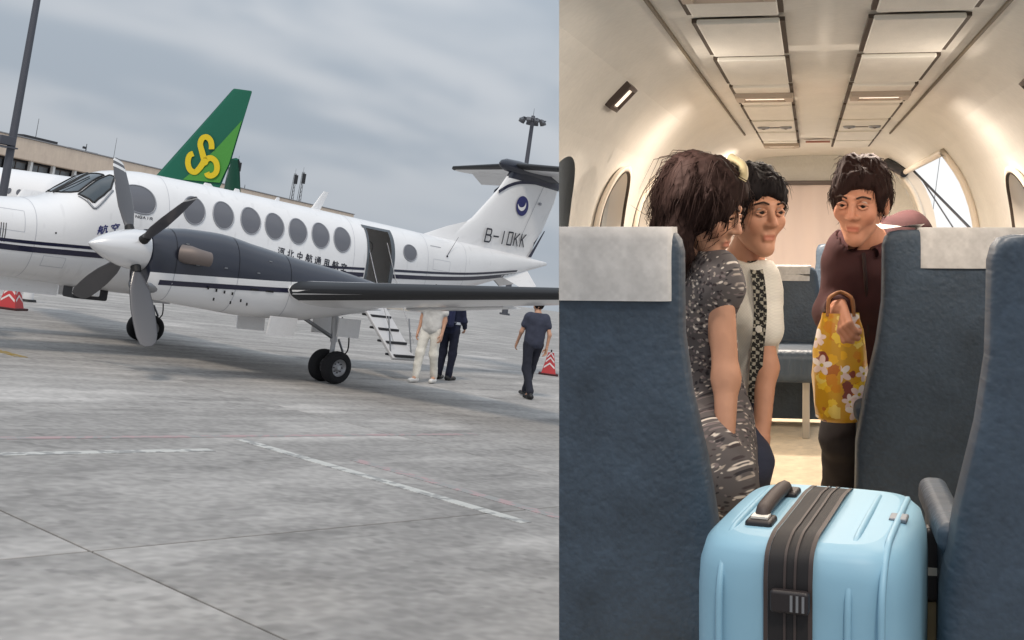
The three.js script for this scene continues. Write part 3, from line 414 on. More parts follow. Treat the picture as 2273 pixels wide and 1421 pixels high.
// ---------------------------------------------------------------- terminal building with its window band and roof clutter
const termP = V(55.19, 0, -123.19), termYaw = Math.atan2(0.2428, 0.9701);
{
  const t = thing('terminal_building', 'long beige terminal building with a dark window band behind the aircraft', 'building', [termP.x, 0, termP.z]);
  t.rotation.y = termYaw;
  const beigeTex = dataTex(256, (u, v) => { const n = fbm(u * 8, v * 8, 4, 4, 8), m = fbm(u * 40, v * 3, 8, 3, 40); return [0.86 + (n - .5) * .06 + (m - .5) * .05, 0.79 + (n - .5) * .06 + (m - .5) * .05, 0.72 + (n - .5) * .05 + (m - .5) * .05]; });
  const beige = mat(0xffffff, 0.85, 0, { map: beigeTex }), glass = mat(sRGB(112, 116, 120), 0.15, 0, { clearcoat: 0.5 }), mull = mat(sRGB(92, 84, 80), 0.7), white = mat(new THREE.Color(0.75, 0.75, 0.74), 0.6), dark = mat(sRGB(60, 60, 64), 0.7);
  const x0 = -30, x1 = 66;
  mesh('wall', planarUV(box(x0, x1, 0, 8.9, -24, 0), 6, 'x', 'y'), beige, t);
  mesh('wall', planarUV(box(x0, x1, 8.9, 10.95, -24, -1.0), 6, 'x', 'y'), dark, t);
  mesh('parapet', planarUV(box(x0 - 0.4, x1 + 0.4, 10.95, 13.55, -24.3, 0.35, 0.12), 6, 'x', 'y'), beige, t);
  mesh('parapet_coping', box(x0 - 0.5, x1 + 0.5, 13.55, 13.68, -24.4, 0.45), mat(sRGB(150, 150, 152), 0.6), t);
  for (let i = 0; i < 31; i++) mesh('column', box(x0 + 0.8 + i * 3.15, x0 + 1.12 + i * 3.15, 8.9, 10.95, -0.35, 0.1), white, t);
  for (let i = 0; i < 30; i++) { const a = x0 + 1.12 + i * 3.15, w = 2.83; for (let k = 0; k < 2; k++) { const p = mesh('window', box(a + 0.08 + k * w / 2, a + w / 2 - 0.06 + k * w / 2, 8.98, 10.6, -0.8, -0.72), glass, t); mesh('window_frame', merge([box(a + k * w / 2, a + 0.07 + k * w / 2, 8.92, 10.7, -0.84, -0.66), box(a + k * w / 2, a + w / 2 + k * w / 2, 9.75, 9.84, -0.7, -0.64), box(a + k * w / 2, a + w / 2 + k * w / 2, 10.6, 10.72, -0.84, -0.66)]), mull, p); } }
  mesh('roof_canopy', box(0.7, 5.4, 13.68, 14.0, -1.6, 0.2), dark, t);
  mesh('plant_room', box(-2.2, 0.4, 13.68, 15.0, -8, -5), mat(sRGB(150, 152, 158), 0.7), t);
  mesh('roof_pipe', box(8.0, 12.5, 13.68, 13.86, -1.2, -0.9), mat(sRGB(150, 152, 158), 0.7), t);
  const put = (x, y, z) => V(x, y, z).applyAxisAngle(V(0, 1, 0), termYaw).add(termP);
  const pole = (x, h, r, label, extra = []) => { const g = merge([rod(V(0, 0, 0), V(0, h, 0), r, r * 0.6, 8), ...extra]); const m = solo('rooftop_antenna', g, dark, label, 'antenna', 'antennas on the terminal roof'); m.position.copy(put(x, 13.68, -2)); m.rotation.y = termYaw; return m; };
  pole(4.0, 2.9, 0.04, 'thin whip antenna rising above the dark roof canopy of the terminal');
  pole(16.0, 3.0, 0.03, 'thin whip antenna on the terminal roof right of the propeller tip');
  pole(11.5, 1.2, 0.07, 'short roof antenna with a small box left of the propeller tip', [box(-0.5, -0.1, 0.5, 0.8, -0.1, 0.1)]);
  const tower = (x, h, label) => { const l = []; for (const [a, b] of [[-.22, -.22], [.22, -.22], [.22, .22], [-.22, .22]]) l.push(rod(V(a, 0, b), V(a * 0.5, h, b * 0.5), 0.045, 0.035, 5)); for (let k = 0; k < 7; k++) { const y = h * k / 7, y2 = h * (k + 1) / 7; l.push(rod(V(-.2, y, .2), V(.2, y2, .2), 0.022, 0.022, 4), rod(V(.2, y, -.2), V(.2, y2, .2), 0.022, 0.022, 4)); } for (let k = 0; k < 3; k++) l.push(box(-0.42 + k * 0.32, -0.22 + k * 0.32, h * 0.62, h * 0.95, 0.22, 0.34)); pole(x, h + 0.8, 0.03, label, l); };
  tower(37.4, 3.0, 'lattice antenna mast just right of the green tail, the left of its pair');
  tower(39.0, 4.2, 'lattice antenna mast just right of the green tail, the right of its pair');
  tower(52.3, 4.6, 'lattice antenna mast above the middle of the fuselage, the left of its pair');
  tower(54.2, 5.2, 'lattice antenna mast above the middle of the fuselage, the right of its pair');
  pole(60.0, 1.5, 0.06, 'short roof antenna near the right end of the terminal');
  pole(41.2, 0.8, 0.06, 'stubby roof antenna beside the lattice mast pair near the green tail');
}
// ---------------------------------------------------------------- lighting masts
const mastGrey = mat(sRGB(88, 90, 98), 0.5, 0.4);
function mast(base, h, r0, r1, head, label) {
  const m = thing('lighting_mast', label, 'light mast', [base.x, 0, base.z], 'apron lighting masts');
  mesh('pole', loft([0, 0.33, 0.66, 1].map((k) => ring(16, (t) => V((r0 + (r1 - r0) * k) * Math.cos(t), h * k, (r0 + (r1 - r0) * k) * Math.sin(t))))), mastGrey, m);
  mesh('base_plate', rod(V(0, 0, 0), V(0, 0.25, 0), r0 * 1.7, r0 * 1.7, 20), mastGrey, m);
  if (head) {
    mesh('head_ring', new THREE.TorusGeometry(head * 0.62, 0.12, 8, 28).rotateX(Math.PI / 2).translate(0, h - 0.3, 0), mastGrey, m);
    mesh('head_arms', merge(Array.from({ length: 6 }, (_, i) => rod(V(0, h - 0.3, 0), V(head * Math.cos(i * 1.047), h - 0.3, head * Math.sin(i * 1.047)), 0.07))), mastGrey, m);
    for (let i = 0; i < 10; i++) { const a = i / 10 * 6.2832 + 0.2, g = box(-0.32, 0.32, -0.5, 0.05, -0.16, 0.16, 0.04); g.rotateX(-0.5); g.rotateY(-a + Math.PI / 2); g.translate(head * 0.82 * Math.cos(a), h - 0.35, head * 0.82 * Math.sin(a)); mesh('floodlight', g, mat(sRGB(96, 98, 104), 0.4, 0.3), m); }
    mesh('lightning_rod', rod(V(0, h, 0), V(0, h + 1.3, 0), 0.04, 0.02, 6), mastGrey, m);
    mesh('head_cap', rod(V(0, h - 0.5, 0), V(0, h + 0.25, 0), 0.35, 0.25, 14), mastGrey, m);
  } else { mesh('service_box', box(-0.7, 0.1, 6.5, 7.0, -0.25, 0.25, 0.03), mastGrey, m); mesh('service_platform', merge([box(-1.2, 0.2, 6.35, 6.43, -0.4, 0.4), rod(V(-1.4, 6.1, 0.4), V(-1.4, 7.9, 0.4), 0.05)]), mastGrey, m); }
}
mast(V(22.1, 0, -48.3), 26, 0.23, 0.13, 0, 'tall dark lighting mast at the left edge, its head above the frame');
mast(V(104.5, 0, -85.8), 27.6, 0.42, 0.26, 1.9, 'far lighting mast with a ring of floodlights above the T tail');
// ---------------------------------------------------------------- cones, bollard, hangar
function cone(x, z, label, s = 1) {
  const c = thing('traffic_cone', label, 'traffic cone', [x, 0, z], 'traffic cones on the apron');
  const red = mat(sRGB(196, 58, 62), 0.55), pale = mat(sRGB(232, 222, 220), 0.5);
  const prof = (y) => 0.19 * (1 - y / 0.92) + 0.1;
  const shell = (a, b, o) => loft([a, b].map((y) => [[-1, -1], [1, -1], [1, 1], [-1, 1]].flatMap(([p, q], i, all) => { const [p2, q2] = all[(i + 1) % 4]; return [0, 0.25, 0.5, 0.75].map((k) => V((p + (p2 - p) * k) * (prof(y) + o), y, (q + (q2 - q) * k) * (prof(y) + o))); })), { crease: 0.6 });
  mesh('base', box(-0.38, 0.38, 0, 0.07, -0.38, 0.38, 0.02), mat(sRGB(70, 34, 36), 0.8), c);
  mesh('body', shell(0.07, 0.86, 0), red, c);
  for (const y0 of [0.3, 0.52, 0.70]) for (const f of [0, 1, 2, 3]) {   // chevrons on each face
    const g = []; for (const s2 of [-1, 1]) { const w = prof(y0) * 0.92; g.push(geoFrom([0, y0 + 0.12, 0, s2 * w, y0 - 0.05, 0, s2 * w, y0 + 0.02, 0, 0, y0 + 0.19, 0], [0, 1, 2, 0, 2, 3])); }
    const m = merge(g), p = m.attributes.position; for (let i = 0; i < p.count; i++) p.setZ(i, prof(p.getY(i)) + 0.006); m.rotateY(f * Math.PI / 2); m.computeVertexNormals(); mesh('chevron', m, pale, c);
  }
  mesh('lifting_handle', merge([rod(V(-0.08, 0.84, 0), V(-0.08, 0.97, 0), 0.03), rod(V(0.08, 0.84, 0), V(0.08, 0.97, 0), 0.03), rod(V(-0.08, 0.95, 0), V(0.08, 0.95, 0), 0.025)]), mat(sRGB(50, 30, 32), 0.7), c);
  c.scale.setScalar(s); c.rotation.y = 0.7; return c;
}
cone(5.28, -8.4, 'red and white chevron traffic cone under the aircraft nose at left', 0.68);
cone(14.1, -0.8, 'red traffic cone standing aft of the wing near the walking person', 0.62);
{ const b = thing('bollard', 'small white reflective bollard beside the traffic cone at left', 'bollard', [7.3, 0, -12]); mesh('post', rod(V(0, 0.05, 0), V(0, 0.75, 0), 0.12, 0.1, 16), mat(new THREE.Color(0.75, 0.75, 0.75), 0.5), b); mesh('foot', rod(V(0, 0, 0), V(0, 0.06, 0), 0.2, 0.18, 16), blackPaint, b); mesh('cap', new THREE.SphereGeometry(0.1, 14, 8, 0, 6.2832, 0, 1.57).translate(0, 0.75, 0), mat(new THREE.Color(0.75, 0.75, 0.75), 0.5), b); }
// ---------------------------------------------------------------- bodies from distance fields
function capsules(list, k) {                                          // smooth union of tapered capsules [a, b, ra, rb]
  const n = list.length, D = new Float64Array(n * 9);
  list.forEach(([a, b, ra, rb], i) => { const o = i * 9, dx = b.x - a.x, dy = b.y - a.y, dz = b.z - a.z; D.set([a.x, a.y, a.z, dx, dy, dz, 1 / Math.max(1e-9, dx * dx + dy * dy + dz * dz), ra, rb], o); });
  return (x, y, z) => {
    let d = 1e3;
    for (let i = 0; i < n; i++) {
      const o = i * 9, px = x - D[o], py = y - D[o + 1], pz = z - D[o + 2];
      let t = (px * D[o + 3] + py * D[o + 4] + pz * D[o + 5]) * D[o + 6]; t = t < 0 ? 0 : t > 1 ? 1 : t;
      const qx = px - D[o + 3] * t, qy = py - D[o + 4] * t, qz = pz - D[o + 5] * t;
      const e = Math.sqrt(qx * qx + qy * qy + qz * qz) - (D[o + 7] + (D[o + 8] - D[o + 7]) * t);
      const h = Math.max(k - Math.abs(d - e), 0) / k; d = Math.min(d, e) - h * h * k * 0.25;
    }
    return d;
  };
}
const smin = (a, b, k) => { const h = Math.max(k - Math.abs(a - b), 0) / k; return Math.min(a, b) - h * h * k * 0.25; };
const smax = (a, b, k) => -smin(-a, -b, k);
const ell = (x, y, z, cx, cy, cz, rx, ry, rz) => { const a = (x - cx) / rx, b = (y - cy) / ry, c = (z - cz) / rz, k = Math.sqrt(a * a + b * b + c * c); return (k - 1) * Math.min(rx, ry, rz); };
const cap1 = (x, y, z, ax, ay, az, bx, by, bz, ra, rb) => { const dx = bx - ax, dy = by - ay, dz = bz - az; const t = clamp(((x - ax) * dx + (y - ay) * dy + (z - az) * dz) / (dx * dx + dy * dy + dz * dz)); return Math.hypot(x - ax - dx * t, y - ay - dy * t, z - az - dz * t) - ra - (rb - ra) * t; };
function netMesh(f, lo, hi, h, colour) {                              // surface nets over a box
  const nx = Math.ceil((hi.x - lo.x) / h) + 1, ny = Math.ceil((hi.y - lo.y) / h) + 1, nz = Math.ceil((hi.z - lo.z) / h) + 1;
  const F = new Float32Array(nx * ny * nz).fill(1), B = 4, I = (i, j, k) => (k * ny + j) * nx + i;
  for (let k = 0; k < nz; k += B) for (let j = 0; j < ny; j += B) for (let i = 0; i < nx; i += B) {
    const c = f(lo.x + (i + 1.5) * h, lo.y + (j + 1.5) * h, lo.z + (k + 1.5) * h), far = Math.abs(c) > h * B * 1.7;
    for (let c2 = k; c2 < Math.min(nz, k + B); c2++) for (let b = j; b < Math.min(ny, j + B); b++) for (let a = i; a < Math.min(nx, i + B); a++) F[I(a, b, c2)] = far ? c : f(lo.x + a * h, lo.y + b * h, lo.z + c2 * h);
  }
  const pos = [], col = [], idx = [], map = new Map();
  const vert = (i, j, k) => {
    const key = I(i, j, k), got = map.get(key); if (got !== undefined) return got;
    let sx = 0, sy = 0, sz = 0, n = 0;
    const E = (a, b, c, d, e, g) => { const p = F[I(i + a, j + b, k + c)], q = F[I(i + d, j + e, k + g)]; if ((p < 0) !== (q < 0)) { const t = p / (p - q); sx += a + (d - a) * t; sy += b + (e - b) * t; sz += c + (g - c) * t; n++; } };
    for (const a of [0, 1]) for (const b of [0, 1]) { E(0, a, b, 1, a, b); E(a, 0, b, a, 1, b); E(a, b, 0, a, b, 1); }
    const x = lo.x + (i + sx / n) * h, y = lo.y + (j + sy / n) * h, z = lo.z + (k + sz / n) * h;
    const id = pos.length / 3; pos.push(x, y, z); if (colour) { const c = colour(x, y, z); col.push(c.r, c.g, c.b); } map.set(key, id); return id;
  };
  for (let k = 1; k < nz - 1; k++) for (let j = 1; j < ny - 1; j++) for (let i = 1; i < nx - 1; i++) {
    const s = F[I(i, j, k)] < 0, q = (a, b, c, d) => { if (s) idx.push(a, b, c, a, c, d); else idx.push(a, c, b, a, d, c); };
    if (s !== (F[I(i + 1, j, k)] < 0)) q(vert(i, j - 1, k - 1), vert(i, j, k - 1), vert(i, j, k), vert(i, j - 1, k));
    if (s !== (F[I(i, j + 1, k)] < 0)) q(vert(i - 1, j, k - 1), vert(i - 1, j, k), vert(i, j, k), vert(i, j, k - 1));
    if (s !== (F[I(i, j, k + 1)] < 0)) q(vert(i - 1, j - 1, k), vert(i, j - 1, k), vert(i, j, k), vert(i - 1, j, k));
  }
  const g = geoFrom(pos, idx); if (colour) g.setAttribute('color', new THREE.Float32BufferAttribute(col, 3)); return g;
}
function bounds(list, pad) { const b = new THREE.Box3(); for (const [a, c, ra, rb] of list) { const r = Math.max(ra, rb); b.expandByPoint(a.clone().addScalar(r)).expandByPoint(a.clone().subScalar(r)).expandByPoint(c.clone().addScalar(r)).expandByPoint(c.clone().subScalar(r)); } return b.expandByScalar(pad); }
// head in its own frame: y up, z towards the face
function headField(x, y, z) {
  let d = ell(x, y, z, 0, 0.036, -0.02, 0.075, 0.088, 0.095);
  d = smin(d, ell(x, y, z, 0, -0.026, 0.014, 0.054, 0.084, 0.068), 0.03);
  for (const s of [-1, 1]) {
    d = smin(d, cap1(x, y, z, s * 0.046, -0.042, -0.005, s * 0.012, -0.094, 0.05, 0.012, 0.013), 0.026);
    d = smin(d, ell(x, y, z, s * 0.041, -0.018, 0.058, 0.02, 0.019, 0.016), 0.026);
    d = smin(d, cap1(x, y, z, s * 0.012, 0.034, 0.08, s * 0.046, 0.031, 0.066, 0.009, 0.007), 0.016);
    d = smax(d, -(Math.hypot(x - s * 0.031, (y - 0.011) * 1.35, z - 0.092) - 0.0165), 0.012);
  }
  d = smin(d, ell(x, y, z, 0, -0.096, 0.057, 0.017, 0.015, 0.016), 0.024);
  d = smin(d, cap1(x, y, z, 0, 0.022, 0.08, 0, -0.02, 0.1, 0.007, 0.011), 0.012);
  for (const s of [-1, 1]) d = smin(d, ell(x, y, z, s * 0.0125, -0.025, 0.088, 0.008, 0.0065, 0.01), 0.009);
  d = smin(d, cap1(x, y, z, -0.015, -0.0545, 0.0745, 0.015, -0.0545, 0.0745, 0.0052, 0.0052), 0.008);
  d = smin(d, cap1(x, y, z, -0.011, -0.066, 0.0745, 0.011, -0.066, 0.0745, 0.0065, 0.0065), 0.006);
  d = smax(d, -(Math.hypot(Math.max(0, Math.abs(x) - 0.018), y + 0.0605, z - 0.0825) - 0.0032), 0.003);
  for (const s of [-1, 1]) d = smin(d, ell(x, y, z, s * 0.077, -0.004, -0.012, 0.009, 0.03, 0.018), 0.012);
  return d;
}
const skinMat = (c) => mat(0xffffff, 0.55, 0, { vertexColors: true, sheen: 0.2, sheenRoughness: 0.6 });
// frame with y along 'up' and z along 'fwd'
function frameM(origin, up, fwd, s = 1) { const y = up.clone().normalize(), x = V().crossVectors(y, fwd).normalize(), z = V().crossVectors(x, y); return new THREE.Matrix4().makeBasis(x, y, z).scale(V(s, s, s)).setPosition(origin); }
// hand from wrist: dir = towards fingers, back = back of the hand, side = +1 when the thumb is to the right of dir seen from the back
function handBones(w, dir, back, thumb, curl = 0.5, s = 1) {
  const d = dir.clone().normalize(), b = back.clone().addScaledVector(d, -back.dot(d)).normalize(), t = V().crossVectors(d, b).multiplyScalar(thumb), L = [];
  const at = (u, v, n) => w.clone().addScaledVector(d, u * s).addScaledVector(t, v * s).addScaledVector(b, n * s);
  for (const v of [-0.026, -0.009, 0.009, 0.026]) L.push([at(0.0, v * 0.6, 0), at(0.082, v, 0), 0.016 * s, 0.0115 * s]);
  [[0.026, 0.072], [0.009, 0.08], [-0.009, 0.075], [-0.026, 0.058]].forEach(([v, len], i) => {
    let p = at(0.084, v, 0), ang = 0; const seg = [0.45, 0.32, 0.23];
    for (let k = 0; k < 3; k++) { ang += curl * (0.8 + 0.25 * i * 0.4); const q = p.clone().addScaledVector(d, Math.cos(ang) * len * seg[k] * s).addScaledVector(b, -Math.sin(ang) * len * seg[k] * s); L.push([p, q, (0.0098 - k * 0.0009) * s, (0.0092 - k * 0.001) * s]); p = q; }
  });
  const a = at(0.02, 0.024, -0.004), c = at(0.05, 0.05, -0.018 - 0.012 * curl), e = at(0.082, 0.052 - 0.02 * curl, -0.026 - 0.02 * curl);
  L.push([a, c, 0.0145 * s, 0.011 * s], [c, e, 0.0108 * s, 0.009 * s]); return L;
}
/* person(spec): joints in the person's own frame, feet near y = 0.
   spec.j: head(centre), headUp, headFwd, neck, chest, pelvis, sh[2], el[2], wr[2], hip[2], kn[2], an[2], toe[2] */
function person(root, S) {
  const J = S.j, h = S.cell || 0.013, f = S.fat || 1, skin = S.skin || sRGB(196, 150, 124), lip = skin.clone().multiply(new THREE.Color(0.85, 0.55, 0.55));
  const torso = [[J.neck, J.chest, 0.058, 0.105 * f], [J.chest, J.pelvis, 0.118 * f, 0.118 * f], [J.sh[0].clone().lerp(J.sh[1], 0.12), J.sh[0].clone().lerp(J.sh[1], 0.88), 0.062, 0.062], [J.chest.clone().lerp(J.sh[0], 0.45), J.pelvis.clone().lerp(J.hip[0], 0.7), 0.098 * f, 0.10 * f], [J.chest.clone().lerp(J.sh[1], 0.45), J.pelvis.clone().lerp(J.hip[1], 0.7), 0.098 * f, 0.10 * f]];
  const neckTop = J.head.clone().addScaledVector(J.headUp, -0.07).addScaledVector(J.headFwd, -0.02);
  const neckB = [[J.neck.clone().lerp(J.chest, 0.25), neckTop, 0.056, 0.05]];
  const arm = (i) => [[J.sh[i], J.el[i], 0.045 * f, 0.035], [J.el[i], J.wr[i], 0.034, 0.023]];
  const leg = (i) => [[J.hip[i], J.kn[i], 0.082 * f, 0.054], [J.kn[i], J.an[i], 0.054, 0.036]];
  const foot = (i) => [[J.an[i], J.toe[i], 0.04, 0.03]];
  const body = [...torso, ...neckB, ...arm(0), ...arm(1), ...leg(0), ...leg(1), ...foot(0), ...foot(1)];
  const bb = bounds(body, 0.04), bodyF = capsules(body, 0.03), parts = [];
  const flat = (x, y, z) => skin.clone().multiplyScalar(1 + (fbm(x * 30, y * 30, z * 30, 3) - 0.5) * 0.16);
  parts.push(netMesh(bodyF, bb.min, bb.max, h, flat));
  const HM = frameM(J.head, J.headUp, J.headFwd, S.headScale || 1), ch = S.headCell || 0.0035;
  const inv = HM.clone().invert(), nk = neckB[0];
  const lipC = (x, y, z) => { const m = sstep(0.012, 0.004, Math.abs(y + 0.0605)) * sstep(0.023, 0.015, Math.abs(x)) * sstep(0.068, 0.075, z); const ck = sstep(0.04, 0.01, Math.hypot(Math.abs(x) - 0.045, y + 0.028, z - 0.055)) * 0.3 + sstep(0.02, 0.008, Math.hypot(x, y + 0.018, z - 0.1)) * 0.25; return skin.clone().multiplyScalar(1 + (fbm(x * 45 + 7, y * 45, z * 45, 4) - 0.5) * 0.2).lerp(lip, Math.max(m * 0.85, ck)); };
  const hg = netMesh(headField, V(-0.11, -0.135, -0.13), V(0.11, 0.14, 0.135), ch, lipC); hg.applyMatrix4(HM); parts.push(hg);
  [0, 1].forEach((i) => { const d = J.wr[i].clone().sub(J.el[i]).normalize(), hd = J.hand?.[i] || {}; const dir = hd.dir || d, hb = handBones(J.wr[i].clone(), dir, hd.back || V(i ? 1 : -1, 0, 0.15), hd.thumb ?? (i ? 1 : -1), hd.curl ?? 0.45); hb.push([J.wr[i].clone().addScaledVector(d, -0.03), J.wr[i].clone().addScaledVector(dir, 0.012), 0.026, 0.024]); const b2 = bounds(hb, 0.02); parts.push(netMesh(capsules(hb, 0.006), b2.min, b2.max, S.handCell || 0.0035, flat)); });
  const keep = (g) => { const q = g.toNonIndexed(); return q; };
  const all = mergeGeometries(parts.map(keep)); all.computeVertexNormals();
  const sm = mergeVertices((() => { all.deleteAttribute('normal'); all.deleteAttribute('uv'); return all; })(), 1e-5); sm.computeVertexNormals(); sm.setAttribute('uv', new THREE.BufferAttribute(new Float32Array(sm.attributes.position.count * 2), 2));
  const bodyMesh = mesh('body', sm, skinMat(), root);
  // face details
  if (S.face !== false) for (const s of [-1, 1]) {
    const e = new THREE.SphereGeometry(0.0125, 18, 12), p = e.attributes.position, c = []; for (let i = 0; i < p.count; i++) { const z = p.getZ(i) / 0.0125, q = z > 0.74 ? sRGB(26, 18, 15) : sRGB(196, 184, 174); c.push(q.r, q.g, q.b); } e.setAttribute('color', new THREE.Float32BufferAttribute(c, 3)); e.translate(s * 0.031, 0.011, 0.0735); e.applyMatrix4(HM);
    mesh('eye', e, mat(0xffffff, 0.15, 0, { vertexColors: true }), root);
    const lid = tube([V(s * 0.017, 0.012, 0.083), V(s * 0.03, 0.0185, 0.0865), V(s * 0.046, 0.011, 0.078)], 0.0042, 12, 6); lid.applyMatrix4(HM); mesh('eyelid', lid, mat(skin.clone().multiplyScalar(0.82), 0.6), root);
    const low = tube([V(s * 0.017, 0.008, 0.083), V(s * 0.031, 0.0015, 0.0858), V(s * 0.046, 0.008, 0.077)], 0.0036, 12, 6); low.applyMatrix4(HM); mesh('eyelid', low, mat(skin, 0.6), root);
    const br = tube([V(s * 0.014, 0.033, 0.094), V(s * 0.032, 0.039, 0.09), V(s * 0.052, 0.031, 0.074)], 0.0028, 12, 5); br.applyMatrix4(HM); mesh('eyebrow', br, mat(sRGB(58, 42, 36), 0.9), root);
  }
  // hair, grown as a shell round the skull with loose locks
  if (S.hair) {
    const hm = mat(S.hair.colour || sRGB(30, 24, 24), 0.8, 0, { specularIntensity: 0.35 });
    const wob = (x, y, z) => (fbm(x * 26 + 9, y * 14, z * 26, 3) - 0.5) * 0.03 + (vnoise(x * 160, y * 45, z * 160) - 0.5) * 0.006;
    const line = S.hair.line ?? 0.062;
    const hf = (x, y, z) => {
      const vol = S.hair.volume || 0; let d = ell(x, y, z, 0, 0.045, -0.02 - vol * 0.6, 0.09 + vol, 0.098 + (S.hair.lift || 0), 0.107 + vol);
      d = smax(d, -(ell(x, y, z, (S.hair.part || 0) * 0.02, -0.03, 0.105, 0.07, line + 0.058, 0.085) + (vnoise(x * 55 + 3, y * 18, z * 20) - 0.5) * 0.022), 0.012);
      d = smax(d, (S.hair.back ?? -0.06) - y - Math.max(0, z) * 0.3 + sstep(-0.02, 0.06, z) * 0.045, 0.02);
      if (S.hair.long) { for (const s of [-1, 1]) { d = smin(d, cap1(x, y, z, s * 0.07, 0.03, -0.03, s * 0.085, -0.12, -0.02, 0.042, 0.04), 0.03); d = smin(d, cap1(x, y, z, s * 0.085, -0.12, -0.02, s * 0.08, -0.25, 0.0, 0.042, 0.012), 0.03); } d = smin(d, cap1(x, y, z, 0, 0, -0.075, 0, -0.22, -0.085, 0.075, 0.045), 0.03); }
      return d + wob(x, y, z) * (S.hair.rough || 1);
    };
    const g = netMesh(hf, V(-0.17, S.hair.long ? -0.32 : -0.16, -0.2), V(0.17, 0.2, 0.16), S.hair.cell || 0.0045); g.applyMatrix4(HM);
    const hairMesh = mesh('hair', g, hm, root);
    if (S.hair.locks) {
      const P0 = g.attributes.position, N0 = g.attributes.normal, locks = [], up = J.headUp, gI = HM.clone().invert();
      for (let i = 0; i < S.hair.locks; i++) {
        const q = Math.floor(rnd() * P0.count), p = V().fromBufferAttribute(P0, q), n = V().fromBufferAttribute(N0, q);
        const fall = up.clone().negate().addScaledVector(n, -n.dot(up.clone().negate())); if (fall.length() < 0.1) fall.copy(J.headFwd); fall.normalize().addScaledVector(V(rnd() - .5, rnd() - .5, rnd() - .5), 0.22);
        const len = (0.03 + rnd() * 0.035) * (S.hair.long ? 2.2 : 1), a = p.clone().addScaledVector(n, -0.004), b = p.clone().addScaledVector(fall, len * 0.5).addScaledVector(n, 0.001 + rnd() * 0.003), c = p.clone().addScaledVector(fall, len).addScaledVector(n, rnd() * 0.006 - 0.003 - len * len * 4);
        const lp = c.clone().applyMatrix4(gI); if (lp.z > 0.055 && lp.y < 0.05 && Math.abs(lp.x) < 0.06) continue;
        const w = V().crossVectors(fall, n).normalize(), r = 0.0009 + rnd() * 0.0011;
        locks.push(loft([[a, r], [b, r * 0.9], [c, 0.0003]].map(([o, k]) => [0, 1, 2, 3].map((m) => o.clone().addScaledVector(w, k * [1, 0, -1, 0][m]).addScaledVector(n, k * 0.6 * [0, 1, 0, -1][m])))));
      }
      mesh('hair_locks', merge(locks), hm, hairMesh);
    }
  }
  // clothes follow the limbs, a little larger than the body
  const cloth = (name, bones, k, m, cut, fold = 0.006) => { const b = bounds(bones, 0.03), fld = capsules(bones, k), q = (x, y, z) => { let d = fld(x, y, z) + (fbm(x * 9 + 3, y * 13, z * 9, 3) - 0.5) * fold * 4; if (cut) d = smax(d, cut(x, y, z), 0.008); return d; }; const g = netMesh(q, b.min, b.max, S.clothCell || 0.011); g.setAttribute('uv', new THREE.BufferAttribute(clothUV(g), 2)); return mesh(name, g, m, root); };
  const grow = (list, e) => list.map(([a, b, ra, rb]) => [a, b, ra + e, rb + e]);
  if (S.top) {
    const sl = S.top.sleeve, list = [...grow(torso, S.top.e || 0.014)];
    for (const i of [0, 1]) { const A = arm(i); if (sl >= 1) { list.push(...grow(A, 0.016)); } else { const e = J.sh[i].clone().lerp(J.el[i], sl); list.push([J.sh[i], e, 0.049 * f + 0.014, 0.05 * f + 0.02]); } }
    if (S.top.skirt) { list.push([J.pelvis, J.kn[0].clone().lerp(J.kn[1], 0.5).lerp(J.pelvis, 1 - S.top.skirt), 0.15, 0.19]); for (const i of [0, 1]) list.push([J.hip[i], J.hip[i].clone().lerp(J.kn[i], S.top.skirt), 0.12, 0.13]); }
    const np = J.neck.clone().addScaledVector(J.headUp, S.top.neck ?? 0.02), nd = J.head.clone().sub(J.chest).normalize();
    const cn = (x, y, z) => { const q = (x - np.x) * nd.x + (y - np.y) * nd.y + (z - np.z) * nd.z; return q; };
    let hemCut = null; if (S.top.hem !== undefined) { const hd = J.chest.clone().sub(J.pelvis).normalize(), hp = J.pelvis.clone().addScaledVector(hd, S.top.hem); hemCut = (x, y, z) => -((x - hp.x) * hd.x + (y - hp.y) * hd.y + (z - hp.z) * hd.z); }
    const wrC = sl >= 1 ? (x, y, z) => Math.max(...[0, 1].map((i) => { const d = J.wr[i].clone().sub(J.el[i]).normalize(), w = J.wr[i]; return Math.hypot(x - w.x, y - w.y, z - w.z) < 0.09 ? (x - w.x) * d.x + (y - w.y) * d.y + (z - w.z) * d.z + 0.01 : -1; })) : null;
    const near = (x, y, z) => Math.hypot(x - np.x, y - np.y, z - np.z) < (S.top.open || 0.1) ? cn(x, y, z) : -1;
    const armHem = hemCut ? (x, y, z) => { for (const i of [0, 1]) if (cap1(x, y, z, J.sh[i].x, J.sh[i].y, J.sh[i].z, J.el[i].x, J.el[i].y, J.el[i].z, 0.05, 0.05) < 0.03 || cap1(x, y, z, J.el[i].x, J.el[i].y, J.el[i].z, J.wr[i].x, J.wr[i].y, J.wr[i].z, 0.05, 0.04) < 0.03) return -1; return hemCut(x, y, z); } : null;
    cloth(S.top.name || 'shirt', list, 0.045, S.top.mat, (x, y, z) => Math.max(near(x, y, z), armHem ? armHem(x, y, z) : -1, wrC ? wrC(x, y, z) : -1), S.top.fold);
  }
  if (S.legs) { const list = [[J.pelvis.clone().addScaledVector(J.chest.clone().sub(J.pelvis).normalize(), 0.05), J.pelvis, 0.125 * f, 0.13 * f]]; for (const i of [0, 1]) list.push([J.hip[i], J.kn[i], 0.098 * f, 0.075], [J.kn[i], J.kn[i].clone().lerp(J.an[i], S.legs.len ?? 0.97), 0.075, 0.062]); cloth('trousers', list, 0.04, S.legs.mat, null, 0.006); }
